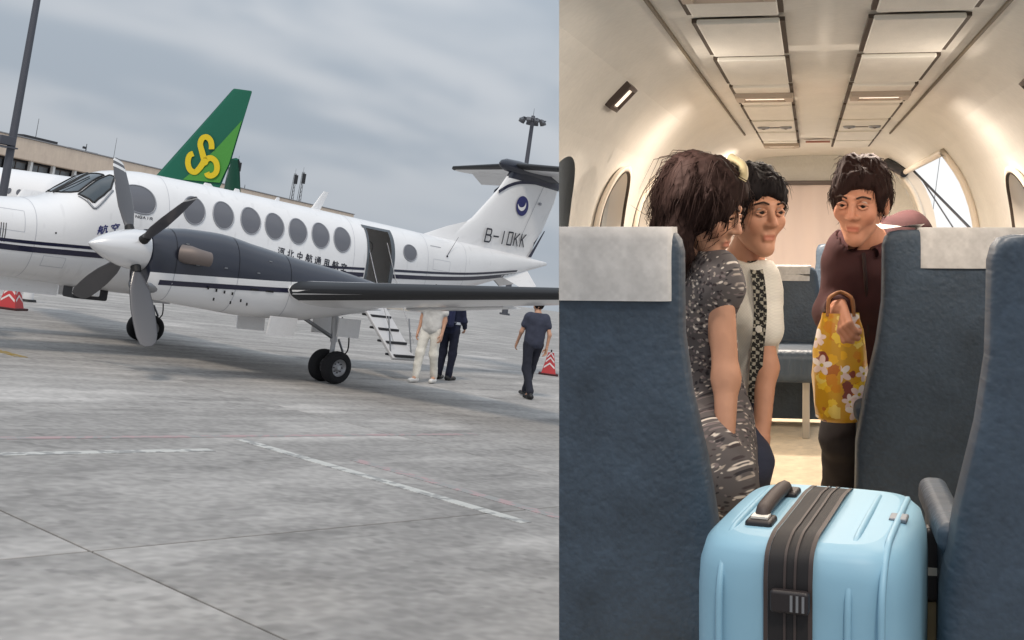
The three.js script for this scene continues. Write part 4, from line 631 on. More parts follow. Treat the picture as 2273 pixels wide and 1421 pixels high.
  if (S.shoes) for (const i of [0, 1]) { const d = J.toe[i].clone().sub(J.an[i]); d.y = 0; d.normalize(); const g0 = Math.min(J.toe[i].y, J.an[i].y) - 0.03, a = J.an[i].clone().addScaledVector(d, -0.05), b = J.toe[i].clone().addScaledVector(d, 0.03); a.y = g0 + 0.045; b.y = g0 + 0.036; const L = [[a, b, 0.045, 0.036], [J.an[i], a.clone().lerp(b, 0.2), 0.045, 0.045]]; const q = bounds(L, 0.02), fl = capsules(L, 0.03); const g = netMesh((x, y, z) => smax(fl(x, y, z), g0 - y, 0.006), q.min, q.max, S.shoeCell || 0.008); mesh('shoe', g, S.shoes, root); }
  return bodyMesh;
}
function clothUV(g) { const p = g.attributes.position, u = new Float32Array(p.count * 2); for (let i = 0; i < p.count; i++) { u[i * 2] = (p.getX(i) + p.getZ(i) * 0.6) / 0.3; u[i * 2 + 1] = p.getY(i) / 0.3; } return u; }
function weave(r, g, b, amp = 0.06) { return dataTex(128, (u, v) => { const n = 0.5 + 0.5 * Math.sin(u * 128 * 1.57) * Math.sin(v * 128 * 1.57), m = fbm(u * 6, v * 6, 3, 3, 6), k = 1 + (n - 0.5) * amp + (m - 0.5) * 0.16; return [r / 255 * k, g / 255 * k, b / 255 * k]; }); }
const fabric = (r, g, b, ro = 0.9) => mat(0xffffff, ro, 0, { map: weave(r, g, b), sheen: 0.25, sheenRoughness: 0.7 });
function standing(o = {}) {                                            // joints of a standing figure of 1.7 m; o shifts single joints
  const j = { head: V(0, 1.57, 0.02), headUp: V(0, 1, 0), headFwd: V(0, 0, 1), neck: V(0, 1.44, -0.01), chest: V(0, 1.27, 0), pelvis: V(0, 0.97, 0), sh: [V(-0.175, 1.385, -0.01), V(0.175, 1.385, -0.01)], el: [V(-0.215, 1.10, -0.03), V(0.215, 1.10, -0.03)], wr: [V(-0.22, 0.85, 0.05), V(0.22, 0.85, 0.05)], hip: [V(-0.09, 0.92, 0), V(0.09, 0.92, 0)], kn: [V(-0.1, 0.5, 0.02), V(0.1, 0.5, 0.02)], an: [V(-0.1, 0.085, -0.02), V(0.1, 0.085, -0.02)], toe: [V(-0.12, 0.035, 0.15), V(0.12, 0.035, 0.15)] };
  for (const k of Object.keys(o)) { if (Array.isArray(o[k])) o[k].forEach((v, i) => { if (v) j[k][i] = v; }); else j[k] = o[k]; }
  return j;
}
// ---------------------------------------------------------------- people by the air stair
{
  const far = { cell: 0.018, headCell: 0.007, handCell: 0.007, clothCell: 0.018, shoeCell: 0.012, face: true };
  const a = thing('person', 'person in white trousers and pale top stepping past the air stair', 'person', [7.42, 0, 2.05], 'people on the apron');
  person(a, { ...far, j: standing({ kn: [V(-0.1, 0.5, 0.12), V(0.1, 0.5, -0.02)], an: [V(-0.09, 0.085, 0.18), V(0.1, 0.1, -0.18)], toe: [V(-0.1, 0.035, 0.35), V(0.12, 0.04, -0.02)] }), hair: { colour: sRGB(30, 26, 26), cell: 0.009 }, top: { sleeve: 0.5, mat: fabric(206, 204, 200), hem: -0.14 }, legs: { mat: fabric(228, 224, 214), len: 0.95 }, shoes: mat(sRGB(228, 226, 222), 0.6) });
  a.rotation.y = -1.15;
  const b = thing('person', 'person in dark navy uniform with a backpack standing beside the air stair', 'person', [8.5, 0, 1.42], 'people on the apron');
  person(b, { ...far, j: standing({ el: [V(-0.24, 1.12, 0.02), V(0.24, 1.12, 0.02)], wr: [V(-0.18, 0.98, 0.2), V(0.18, 0.98, 0.2)] }), hair: { colour: sRGB(24, 22, 24), cell: 0.009 }, top: { sleeve: 1, mat: fabric(26, 32, 58), hem: -0.12 }, legs: { mat: fabric(22, 26, 46) }, shoes: mat(sRGB(24, 24, 26), 0.5) });
  b.rotation.y = 1.9;
  mesh('reflective_band', loft([0, 1].map((k) => ring(24, (t) => V(0.2 * Math.cos(t), 1.04 + k * 0.045, 0.155 * Math.sin(t))), ), { cap0: false, cap1: false }), mat(sRGB(190, 196, 206), 0.4), b);
  const pk = thing('backpack', 'dark blue backpack worn by the uniformed person by the air stair', 'backpack', [8.5, 0, 1.42]); pk.rotation.y = 1.9;
  mesh('bag_body', box(-0.16, 0.16, 0.98, 1.4, -0.35, -0.17, 0.06), fabric(34, 40, 74), pk); mesh('front_pocket', box(-0.12, 0.12, 1.02, 1.2, -0.39, -0.34, 0.03), fabric(30, 34, 62), pk);
  for (const s of [-1, 1]) mesh('shoulder_strap', tube([V(s * 0.1, 1.38, -0.2), V(s * 0.11, 1.475, -0.02), V(s * 0.12, 1.38, 0.135), V(s * 0.13, 1.15, 0.15), V(s * 0.14, 1.05, -0.18)], 0.016, 24, 6), fabric(28, 32, 58), pk);
  const c = thing('person', 'person in dark trousers walking past the aircraft wing at right', 'person', [8.35, 0, 3.6], 'people on the apron');
  person(c, { ...far, j: standing({ kn: [V(-0.1, 0.51, 0.16), V(0.1, 0.49, -0.06)], an: [V(-0.1, 0.085, 0.27), V(0.1, 0.12, -0.33)], toe: [V(-0.11, 0.04, 0.44), V(0.11, 0.035, -0.19)], el: [V(-0.23, 1.11, -0.1), V(0.23, 1.11, 0.06)], wr: [V(-0.22, 0.87, -0.08), V(0.22, 0.9, 0.2)] }), hair: { colour: sRGB(26, 24, 24), cell: 0.009 }, top: { sleeve: 0.5, mat: fabric(58, 62, 78), hem: -0.12 }, legs: { mat: fabric(34, 36, 48) }, shoes: mat(sRGB(26, 26, 28), 0.5) });
  c.rotation.y = 2.75;
}
// ---------------------------------------------------------------- white hangar outside the cabin doorway
{
  const h = thing('hangar', 'white tent hangar with a sloping side glimpsed through the open cabin doorway', 'building', [34, 0, 0.4]);
  h.rotation.y = -1.21;
  const wh = mat(new THREE.Color(0.9, 0.9, 0.89), 0.6);
  for (let i = 0; i < 10; i++) { const x0 = -10 + i * 2 + 0.015, x1 = -8 + i * 2 - 0.015; mesh('roof_panel', loft([[0, 0], [2.5, 2.6], [7, 7.2], [13, 12.6], [17, 14.2]].map(([d, y]) => [V(x0, y + 0.06, -d), V(x1, y + 0.06, -d), V(x1, y - 0.06, -d), V(x0, y - 0.06, -d)]), { crease: 0.7 }), wh, h); }
  for (let i = 0; i <= 10; i++) mesh('frame_rib', tube([V(-10 + i * 2, 0, -0.1), V(-10 + i * 2, 2.5, -2.6), V(-10 + i * 2, 7, -7.2), V(-10 + i * 2, 12.3, -13), V(-10 + i * 2, 13.9, -17)], 0.09, 20, 6), mat(sRGB(150, 152, 156), 0.5, 0.4), h);
  mesh('rear_wall', box(-10, 10, 0, 13.8, -17.2, -17), wh, h);
}
// ---------------------------------------------------------------- cabin section: its own frame (x right, y up, z towards the viewer), eye level at y = 0
const cX = V(0.44501, 0.12038, 0.8874), cY = V(-0.15303, 0.98657, -0.05709), cZ = V(0.88235, 0.1104, -0.45746);
const cabQ = new THREE.Quaternion().setFromRotationMatrix(new THREE.Matrix4().makeBasis(cX, cY, cZ.clone().negate()));
const cabPoint = (x, y, d) => EYE.clone().addScaledVector(cX, x).addScaledVector(cY, y).addScaledVector(cZ, d);
const LAMP = 430;
const FLOOR = -1.05, MID = 0.035, AFT = 7.4, FORE = 1.7;
function inCabin(o, x = 0, y = 0, d = 0, yaw = 0) { o.position.copy(cabPoint(x, y, d)); o.quaternion.copy(cabQ).multiply(new THREE.Quaternion().setFromAxisAngle(V(0, 1, 0), yaw)); return o; }
function cthing(name, label, category, x, y, d, yaw = 0, group) { const g = thing(name, label, category, [0, 0, 0], group); return inCabin(g, x, y, d, yaw); }
// the section is cut along one flat plane on its left
const cutN = V(-0.97358, 0.00236, 0.22834);
function cutGeo(g, ox = 0, oy = 0, od = 0, capIt = true) {            // keeps the part to the right of the cut; coordinates relative to a cabin point
  const c0 = cutN.dot(V(ox, oy, -od)) + 0.001, src = g.index ? g.toNonIndexed() : g, P = src.attributes.position, U = src.attributes.uv, pos = [], uv = [], edge = [];
  for (let i = 0; i < P.count; i += 3) {
    const v = [0, 1, 2].map((k) => ({ p: V().fromBufferAttribute(P, i + k), u: U ? [U.getX(i + k), U.getY(i + k)] : [0, 0] })); v.forEach((q) => { q.d = cutN.dot(q.p) + c0; });
    const out = [];
    for (let k = 0; k < 3; k++) { const a = v[k], b = v[(k + 1) % 3]; if (a.d <= 0) out.push(a); if ((a.d <= 0) !== (b.d <= 0)) { const t = a.d / (a.d - b.d), q = { p: a.p.clone().lerp(b.p, t), u: [a.u[0] + (b.u[0] - a.u[0]) * t, a.u[1] + (b.u[1] - a.u[1]) * t] }; out.push(q); edge.push(q.p); } }
    for (let k = 1; k + 1 < out.length; k++) for (const q of [out[0], out[k], out[k + 1]]) { pos.push(q.p.x, q.p.y, q.p.z); uv.push(...q.u); }
  }
  if (capIt && edge.length > 4) {                                      // close the cut with the hull of the edge points
    const e1 = V(0, 1, 0), e2 = V().crossVectors(cutN, e1).normalize(), pts = edge.map((p) => ({ p, a: p.dot(e2), b: p.y })).sort((m, n) => m.a - n.a || m.b - n.b), cr = (o, a, b) => (a.a - o.a) * (b.b - o.b) - (a.b - o.b) * (b.a - o.a), half = (l) => { const h = []; for (const q of l) { while (h.length > 1 && cr(h[h.length - 2], h[h.length - 1], q) <= 0) h.pop(); h.push(q); } h.pop(); return h; };
    const hull = [...half(pts), ...half(pts.slice().reverse())];
    for (let k = 1; k + 1 < hull.length; k++) for (const q of [hull[0], hull[k], hull[k + 1]]) { pos.push(q.p.x, q.p.y, q.p.z); uv.push(0, 0); }
  }
  let r = new THREE.BufferGeometry(); r.setAttribute('position', new THREE.Float32BufferAttribute(pos, 3)); r.setAttribute('uv', new THREE.Float32BufferAttribute(uv, 2)); return toCreasedNormals(mergeVertices(r, 1e-5), 0.6);
}
const liningTex = dataTex(256, (u, v) => { const n = fbm(u * 5, v * 5, 14, 4, 5), s = vnoise(u * 128, v * 128, 2, 128); const k = 1 + (n - .5) * .07 + (s - .5) * .03; return [0.885 * k, 0.87 * k, 0.835 * k]; });
const lining = mat(0xffffff, 0.5, 0, { map: liningTex }), liningPale = mat(sRGB(236, 224, 208), 0.45), gasket = mat(sRGB(74, 62, 52), 0.7), skinWhite = mat(new THREE.Color(0.78, 0.78, 0.78), 0.4);
const halfProf = [[0.50, -1.05], [0.60, -0.95], [0.66, -0.75], [0.69, -0.45], [0.695, -0.15], [0.67, 0.05], [0.615, 0.20], [0.53, 0.32], [0.44, 0.395], [0.345, 0.435], [0.2, 0.45], [0, 0.455]];
const profCurve = new THREE.CatmullRomCurve3([...halfProf.map(([x, y]) => V(-x, y, 0)), ...halfProf.slice(0, -1).reverse().map(([x, y]) => V(x, y, 0))], false, 'catmullrom', 0.4);
profCurve.arcLengthDivisions = 600;
const shellP = (s, d, off = 0) => { const p = profCurve.getPointAt(clamp(s)); if (off) { const t = profCurve.getTangentAt(clamp(s, 0.001, 0.999)); p.x += -t.y * off; p.y += t.x * off; } return V(p.x + MID, p.y, -d); };
const sOfY = (y, left = true) => { let a = 0, b = 0.5; for (let i = 0; i < 40; i++) { const m = (a + b) / 2; if (profCurve.getPointAt(m).y < y) a = m; else b = m; } return left ? a : 1 - a; };
const WY = -0.03, WH = 0.2, WHZ = 0.2, winD = { left: [2.67, 3.41, 4.15, 4.89, 5.63], right: [2.93, 3.66] };
const sLo = sOfY(WY - WH * 1.3), sHi = sOfY(WY + WH * 1.25), sDoor = 1 - sOfY(0.31), sSide = sOfY(0.36);
function shell(s0, s1, wins, off, door) {
  const ss = new Set([s0, s1]), ds = new Set([FORE, AFT]);
  for (let i = 1; i < 72; i++) { const s = i / 72; if (s > s0 + 0.004 && s < s1 - 0.004) ss.add(s); }
  const rects = wins.map((w) => [w.side ? 1 - sHi : sLo, w.side ? 1 - sLo : sHi, w.d - WHZ * 1.3, w.d + WHZ * 1.3]);
  for (const r of rects) { ss.add(r[0]); ss.add(r[1]); ds.add(r[2]); ds.add(r[3]); }
  if (door) { ss.add(sDoor); ds.add(4.75); ds.add(6.85); }
  for (let d = FORE; d < AFT; d += 0.2) ds.add(d);
  const S = [...ss].sort((a, b) => a - b).filter((v, i, l) => !i || v - l[i - 1] > 1e-5), D = [...ds].sort((a, b) => a - b).filter((v, i, l) => !i || v - l[i - 1] > 1e-5), pos = [], uv = [];
  const put = (s, d) => { const p = shellP(s, d, off); pos.push(p.x, p.y, p.z); uv.push(s * 3.4 / 0.9, d / 0.9); };
  const quad = (a, b, c, d) => { for (const q of [a, b, c, a, c, d]) put(...q); };
  for (let i = 0; i < S.length - 1; i++) for (let j = 0; j < D.length - 1; j++) {
    const sm = (S[i] + S[i + 1]) / 2, dm = (D[j] + D[j + 1]) / 2;
    if (rects.some((r) => sm > r[0] && sm < r[1] && dm > r[2] && dm < r[3])) continue;
    if (door && sm > sDoor && dm > 4.75 && dm < 6.85) continue;
    quad([S[i], D[j]], [S[i + 1], D[j]], [S[i + 1], D[j + 1]], [S[i], D[j + 1]]);
  }
  rects.forEach((r) => {
    const cs = (r[0] + r[1]) / 2, cd = (r[2] + r[3]) / 2, hs = (r[1] - r[0]) / 2, hd = (r[3] - r[2]) / 2, N = 48;
    const e = (k, t) => { const a = k / N * Math.PI * 2 + Math.PI / 4, c = Math.cos(a), n = Math.sin(a), m = 1 / Math.max(Math.abs(c), Math.abs(n)), q = 0.775 * (1 - t) + m * t; return [cs + hs * c * q, cd + hd * n * q]; };
    for (let k = 0; k < N; k++) for (let t = 0; t < 3; t++) quad(e(k, t / 2.9), e(k + 1, t / 2.9), e(k + 1, (t + 1) / 2.9), e(k, (t + 1) / 2.9));
  });
  const g = new THREE.BufferGeometry(); g.setAttribute('position', new THREE.Float32BufferAttribute(pos, 3)); g.setAttribute('uv', new THREE.Float32BufferAttribute(uv, 2));
  return g;
}
function smoothCut(g) { const c = cutGeo(g, 0, 0, 0, false); c.deleteAttribute('normal'); const u = mergeVertices(c, 1e-5); u.computeVertexNormals(); return u; }
const cabinPart = (name, g, m) => { const o = struct(name, g, m); inCabin(o); return o; };
{
  const L = winD.left.map((d) => ({ d, side: 0 })), R = winD.right.map((d) => ({ d, side: 1 }));
  const wallL = cabinPart('cabin_wall_left', smoothCut(shell(0, sSide, L, 0, false)), lining), wallR = cabinPart('cabin_wall_right', smoothCut(shell(1 - sSide, 1, R, 0, true)), lining), ceil = cabinPart('cabin_ceiling', smoothCut(shell(sSide, 1 - sSide, [], 0, false)), lining);
  mesh('outer_skin', smoothCut(shell(0, sSide, L, 0.055, false)), skinWhite, wallL); mesh('outer_skin', smoothCut(shell(1 - sSide, 1, R, 0.055, true)), skinWhite, wallR); mesh('outer_skin', smoothCut(shell(sSide, 1 - sSide, [], 0.055, false)), skinWhite, ceil);
  const glass = mat(sRGB(236, 242, 246), 0.05, 0, { transmission: 1, thickness: 0, ior: 1.3 });
  for (const [list, wall, side] of [[winD.left, wallL, 0], [winD.right, wallR, 1]]) for (const d of list) {
    const cs = side ? 1 - (sLo + sHi) / 2 : (sLo + sHi) / 2, hs = (sHi - sLo) / 2 * 0.775, hd = WHZ * 1.3 * 0.775, N = 48, at = (k, g, o) => shellP(cs + hs * g * Math.cos(k), d + hd * g * Math.sin(k), o);
    const rings = (spec) => { let g = loft(spec.map(([q, o]) => ring(N, (t) => at(t, q, o))), { cap0: false, cap1: false }); return d < 3.2 && !side ? cutGeo(g, 0, 0, 0, false) : g; };
    if (!side && d < 2.7) continue;
    const w = mesh('window', rings([[1.06, -0.004], [1.13, -0.018], [1.05, -0.022], [0.99, -0.012], [0.97, 0.02], [0.96, 0.05]]), liningPale, wall);
    const pane = starPatch(Array.from({ length: 32 }, (_, i) => [cs + hs * 0.965 * Math.cos(i / 32 * 6.2832), d + hd * 0.965 * Math.sin(i / 32 * 6.2832)]), (a, b) => shellP(a, b, 0.035), 3);
    mesh('window_pane', pane, glass, w);
    mesh('window_seal', rings([[1.0, -0.014], [1.012, -0.022], [1.03, -0.0235]]), gasket, w);
  }
  // doorway jamb
  const jamb = (pts) => loft(pts.map(([s, d]) => [shellP(s, d, -0.012), shellP(s, d, 0.06)]), { closed: false });
  const edge = []; for (let i = 0; i <= 20; i++) edge.push([1 - (1 - sDoor) * i / 20, 4.75]); for (let i = 0; i <= 10; i++) edge.push([sDoor, 4.75 + 2.1 * i / 10]); for (let i = 0; i <= 20; i++) edge.push([sDoor + (1 - sDoor) * i / 20, 6.85]);
  const frameM2 = mesh('doorway_frame', jamb(edge), liningPale, wallR);
  mesh('doorway_trim', tube(edge.map(([s, d]) => shellP(s, d, -0.012)), 0.016, 90, 8), liningPale, frameM2);
  mesh('door_stay', merge([rod(shellP(sDoor, 6.5, 0.02), shellP(sDoor + 0.12, 5.2, 0.12), 0.007), rod(shellP(sDoor, 6.55, -0.02), shellP(sDoor - 0.03, 6.7, -0.03), 0.03), rod(shellP(sDoor + 0.02, 6.3, 0.01), shellP(sDoor + 0.2, 5.7, 0.3), 0.004)]), darkMetal, frameM2);
  // floor with carpet, bulkhead, support under the section
  const fl = cabinPart('cabin_floor', planarUV(cutGeo(box(-0.54 + MID, 0.54 + MID, FLOOR - 0.06, FLOOR, -AFT, -FORE)), 0.22), mat(0xffffff, 0.95, 0, { map: weave(222, 204, 176, 0.2) }));
  const bulk = new THREE.Shape(); profCurve.getSpacedPoints(60).forEach((p, i) => (i ? bulk.lineTo(p.x + MID, p.y) : bulk.moveTo(p.x + MID, p.y)));
  const bg = new THREE.ExtrudeGeometry(bulk, { depth: 0.03, bevelEnabled: false }); bg.translate(0, 0, -AFT - 0.03);
  const bk = cabinPart('rear_bulkhead', bg, lining);
  mesh('curtain_rail', box(-0.6, 0.42, 0.255, 0.285, -AFT + 0.02, -AFT + 0.06, 0.006), mat(sRGB(92, 80, 74), 0.5), bk);
  mesh('curtain', band((x, y) => V(x, y, -AFT + 0.035 + 0.012 * Math.sin(x * 19) + 0.005 * Math.sin(x * 43 + y * 2)), -0.6, 0.42, 120, () => -0.95, () => 0.255, 8), fabric(226, 208, 200), bk);
  const corners = [[-0.50, 2.2], [-0.50, AFT], [0.56, AFT], [0.56, FORE + 0.1], [-0.34, FORE + 0.1]].map(([x, d]) => cabPoint(x + MID, FLOOR - 0.07, d));
  struct('cabin_support', loft([corners, corners.map((p) => V(p.x, 0, p.z))], { crease: 0.5 }), mat(sRGB(150, 150, 152), 0.7));
  // ceiling seams, covers and service units
  const rail = mat(sRGB(96, 84, 64), 0.6);
  for (const s of [-1, 1]) mesh('ceiling_seam', box(MID + s * 0.347 - 0.0035, MID + s * 0.347 + 0.0035, 0.4255, 0.4315, -5.3, -FORE), rail, ceil);
  const zs = [1.76, 2.30, 2.84, 3.42, 4.0, 4.58, 5.16, 5.74, 6.3];
  for (const [xa, xb] of [[-0.243, -0.064], [0.134, 0.325]]) for (let k = 0; k < zs.length - 1; k++) {
    const z0 = zs[k] + 0.04, z1 = zs[k + 1] - 0.04, psu = k % 3 === 0 && k !== 6 || k === 4;
    mesh('panel_gap', box(xa - 0.011, xb + 0.011, 0.4335, 0.4425, -z1 + 0.004, -z0 - 0.004), gasket, ceil);
    const p = mesh('ceiling_panel', box(xa, xb, 0.4285, 0.4405, -z1, -z0, 0.004), lining, ceil);
    if (k === 0 || k === 3 || k === 5) {
      const zc = -(z0 + z1) / 2;
      mesh('air_nozzle', merge([[xa + 0.04, 0], [xb - 0.04, 0]].map(([x]) => new THREE.TorusGeometry(0.02, 0.008, 8, 20).rotateX(Math.PI / 2).translate(x, 0.427, zc))), steel, p);
      mesh('nozzle_core', merge([[xa + 0.04, 0], [xb - 0.04, 0]].map(([x]) => new THREE.SphereGeometry(0.014, 12, 8).translate(x, 0.43, zc))), gasket, p);
      mesh('speaker_slot', box((xa + xb) / 2 - 0.03, (xa + xb) / 2 + 0.03, 0.4265, 0.43, zc - 0.05, zc - 0.02, 0.0015), gasket, p);
    }
  }
  mesh('exit_placard', box(-0.02, 0.11, 0.437, 0.443, -5.98, -5.9), mat(sRGB(150, 96, 78), 0.6), ceil);
}
const lampAt = (y, left) => { const s = sOfY(y, !!left), p = shellP(s, 2.75, -0.006), t = profCurve.getTangentAt(s); return [p.x, p.y, 2.75, Math.atan2(t.y, t.x)]; };
// lit cabin lamps: two square fittings on the shoulders, two reading units and one dome lamp further aft
function cabinLamp(x, y, d, tiltZ, w, l, power, label) {
  const g = cthing('cabin_lamp', label, 'lamp', x, y, d, 0, 'lamps in the cabin ceiling'), q = new THREE.Group(); g.rotateZ(tiltZ);
  mesh('bezel', loft([[1.5, 0.004], [1.45, -0.012], [1.1, -0.014], [1.0, -0.004]].map(([k, yy]) => [[-1, -1], [1, -1], [1, 1], [-1, 1]].map(([a, b]) => V(a * w / 2 * k, yy, b * l / 2 * k))), { crease: 0.4, cap0: false, cap1: false }), tiltZ ? mat(sRGB(82, 68, 60), 0.5, 0.2) : mat(sRGB(168, 154, 138), 0.4, 0.3), g);
  mesh('lens', box(-w / 2, w / 2, -0.006, -0.002, -l / 2, l / 2), new THREE.MeshStandardMaterial({ color: 0xffffff, emissive: sRGB(255, 232, 206), emissiveIntensity: 1.1, roughness: 0.4 }), g);
  const r = new THREE.RectAreaLight(sRGB(255, 240, 224), power, w, l); r.position.set(0, -0.02, 0); r.lookAt(0, -1, 0); r.rotation.set(-Math.PI / 2, 0, 0); g.add(r);
}
cabinLamp(...lampAt(0.33, 1), 0.055, 0.075, LAMP * 0.7, 'square lamp set in the left shoulder of the cabin ceiling');
cabinLamp(...lampAt(0.33, 0), 0.055, 0.075, LAMP * 0.7, 'square lamp set in the right shoulder of the cabin ceiling');
cabinLamp(-0.15, 0.424, 3.66, 0, 0.13, 0.09, LAMP * 0.6, 'reading lamp unit in the left row of ceiling covers');
cabinLamp(-0.15, 0.424, 1.98, 0, 0.12, 0.08, LAMP * 0.2, 'reading lamp unit of the left row of covers, nearest the suitcase');
cabinLamp(0.23, 0.424, 1.98, 0, 0.12, 0.08, LAMP * 0.2, 'reading lamp unit of the right row of covers, nearest the suitcase');
cabinLamp(0.23, 0.424, 3.66, 0, 0.13, 0.09, LAMP * 0.6, 'reading lamp unit in the right row of ceiling covers');
cabinLamp(-0.15, 0.424, 5.95, 0, 0.13, 0.12, LAMP * 1.6, 'ceiling lamp above the rear seats, farthest from the suitcase');
// ---------------------------------------------------------------- seats (we see their backs)
const leatherTex = (r, g, b) => dataTex(256, (u, v) => { const n = fbm(u * 5, v * 5, 31, 5, 5), c = vnoise(u * 60, v * 60, 4, 60), k = 1 + (n - .5) * .32 + (c - .5) * .1; return [r / 255 * k, g / 255 * k, b / 255 * k]; });
const leatherBump = dataTex(256, (u, v) => { const g = fbm(u * 40, v * 40, 6, 3, 40); return [g, g, g]; }, 1, false);
const seatNavy = mat(0xffffff, 0.5, 0, { map: leatherTex(58, 71, 85), bumpMap: leatherBump, bumpScale: 0.002, sheen: 0.15 });
const coverCloth = fabric(196, 194, 192), shellPlastic = mat(sRGB(120, 118, 116), 0.5), seatMetal = mat(sRGB(180, 176, 170), 0.35, 0.7);
function squircle(cx, cy, cz, a, b, n = 44, e = 0.36) { return ring(n, (t) => V(cx + a * Math.sign(Math.cos(t)) * Math.pow(Math.abs(Math.cos(t)), e), cy, cz + b * Math.sign(Math.sin(t)) * Math.pow(Math.abs(Math.sin(t)), e))); }
function seat(x, d, o) {                                               // origin on the floor below the rear face of the backrest; z towards the viewer, the seat looks away (or towards, o.front)
  const dir = o.front ? Math.PI : 0, s = cthing('airline_chair', o.label, 'seat', x, FLOOR, d, dir, o.group || 'cabin seats'), m = o.mat || seatNavy, H = o.h || 1.035, W = o.w || 0.2, cut = o.cut ? (g) => cutGeo(g, x, FLOOR, d) : (g) => g;
  const tz = (y) => 0.05 * (y - 0.4);
  const back = [...[0.04, 0.2, 0.4, 0.55, 0.7, 0.82, 0.9].filter((y) => y < H - 0.06), H - 0.045, H - 0.02, H - 0.006, H].map((y, i, l) => { const k = i === l.length - 1 ? 0.8 : i === l.length - 2 ? 0.92 : i === l.length - 3 ? 0.97 : 1; return squircle(0, y, -0.065 + tz(y), (W + 0.075 * sstep(0.85, 0.35, y)) * k, (0.07 - 0.018 * sstep(0.5, 1, y)) * (0.35 + 0.65 * k)); });
  const bm = mesh('backrest', planarUV(cut(loft(back)), 0.45, 'x', 'y'), m, s);
  if (o.cover) { const [ca, cb, ch] = o.cover; const yl = H - ch; const rs = [yl, yl + ch * 0.5, H - 0.045, H - 0.02, H - 0.002, H + 0.007].map((y, i, l) => { const k = i === l.length - 1 ? 0.8 : i === l.length - 2 ? 0.95 : i === l.length - 3 ? 0.98 : 1, bz = (0.07 - 0.018 * sstep(0.5, 1, y)) * (0.35 + 0.65 * k) + 0.007; return squircle((ca + cb) / 2, y, -0.065 + tz(y), (cb - ca) / 2, bz, 44, 0.25); }); const cg = loft(rs, { cap0: false }); mesh('headrest_cover', planarUV(cut(cg), 0.1, 'x', 'y'), coverCloth, s); }
  mesh('seat_cushion', planarUV(cut(box(-W - 0.02, W + 0.02, 0.28, 0.44, -0.56, -0.1, 0.05)), 0.45, 'x', 'z'), m, s);
  for (const q of o.cut ? [-1] : [-1, 1]) { mesh('armrest', planarUV(cut(box(q * (W + 0.045) - 0.03, q * (W + 0.045) + 0.03, 0.45, 0.51, -0.46, -0.08, 0.022)), 0.45, 'z', 'y'), m, s); mesh('side_panel', cut(box(q * (W + 0.05) - 0.012, q * (W + 0.05) + 0.012, 0.16, 0.455, -0.44, -0.1, 0.008)), o.front ? seatMetal : m, s); }
  for (const q of [-1, 1]) for (const z of [-0.45, -0.15]) mesh('leg', cut(box(q * W * 0.7 - 0.018, q * W * 0.7 + 0.018, 0, 0.3, z - 0.018, z + 0.018, 0.005)), seatMetal, s);
  return s;
}
seat(-0.457, 2.2, { label: 'dark blue seat with white headrest cover in the left foreground of the cabin', cover: [-0.19, 0.182, 0.145], cut: true });
const seatNear = seat(0.507, 1.9, { label: 'dark blue seat without a cover at the right edge of the cabin', h: 1.03 });
const seatMid = seat(0.462, 3.2, { label: 'dark blue seat with white headrest cover in front of the doorway', w: 0.25, h: 1.03, cover: [-0.152, 0.16, 0.11] });
seat(-0.13, 5.75, { label: 'blue rear seat facing forward behind the white shirt', front: true, h: 0.82, w: 0.17, cover: [-0.14, 0.14, 0.07] });
seat(0.24, 6.35, { label: 'blue rear seat facing forward behind the dark red jacket', front: true, h: 0.93, w: 0.2 });
{
  const b = cthing('seat_belt', 'beige seat belt with dark buckle hanging beside the suitcase', 'seat belt', 0.252, 0, 2.16);
  mesh('webbing', band((y, x) => V(x + 0.012 * Math.sin(y * 9), y, 0.036 + 0.006 * Math.sin(y * 14)), -1.02, -0.72, 16, () => -0.024, () => 0.024, 3), fabric(178, 160, 124), b);
  mesh('buckle', box(-0.034, 0.036, -0.73, -0.585, 0.012, 0.052, 0.012), mat(sRGB(34, 32, 36), 0.4), b);
  mesh('buckle_label', box(-0.024, 0.026, -0.675, -0.66, 0.052, 0.0535), mat(sRGB(226, 222, 210), 0.6), b);
}
{ const p = cthing('paper_sheet', 'white paper lying on top of the covered seat at the doorway', 'paper', 0.27, FLOOR + 1.036, 3.24, 0.2); mesh('sheet', band((x, z) => V(x, 0.003 + 0.012 * Math.sin(x * 17 + z * 9) * Math.sin(z * 20), z), -0.07, 0.055, 14, () => -0.035, () => 0.04, 6), mat(sRGB(236, 232, 228), 0.7), p); }
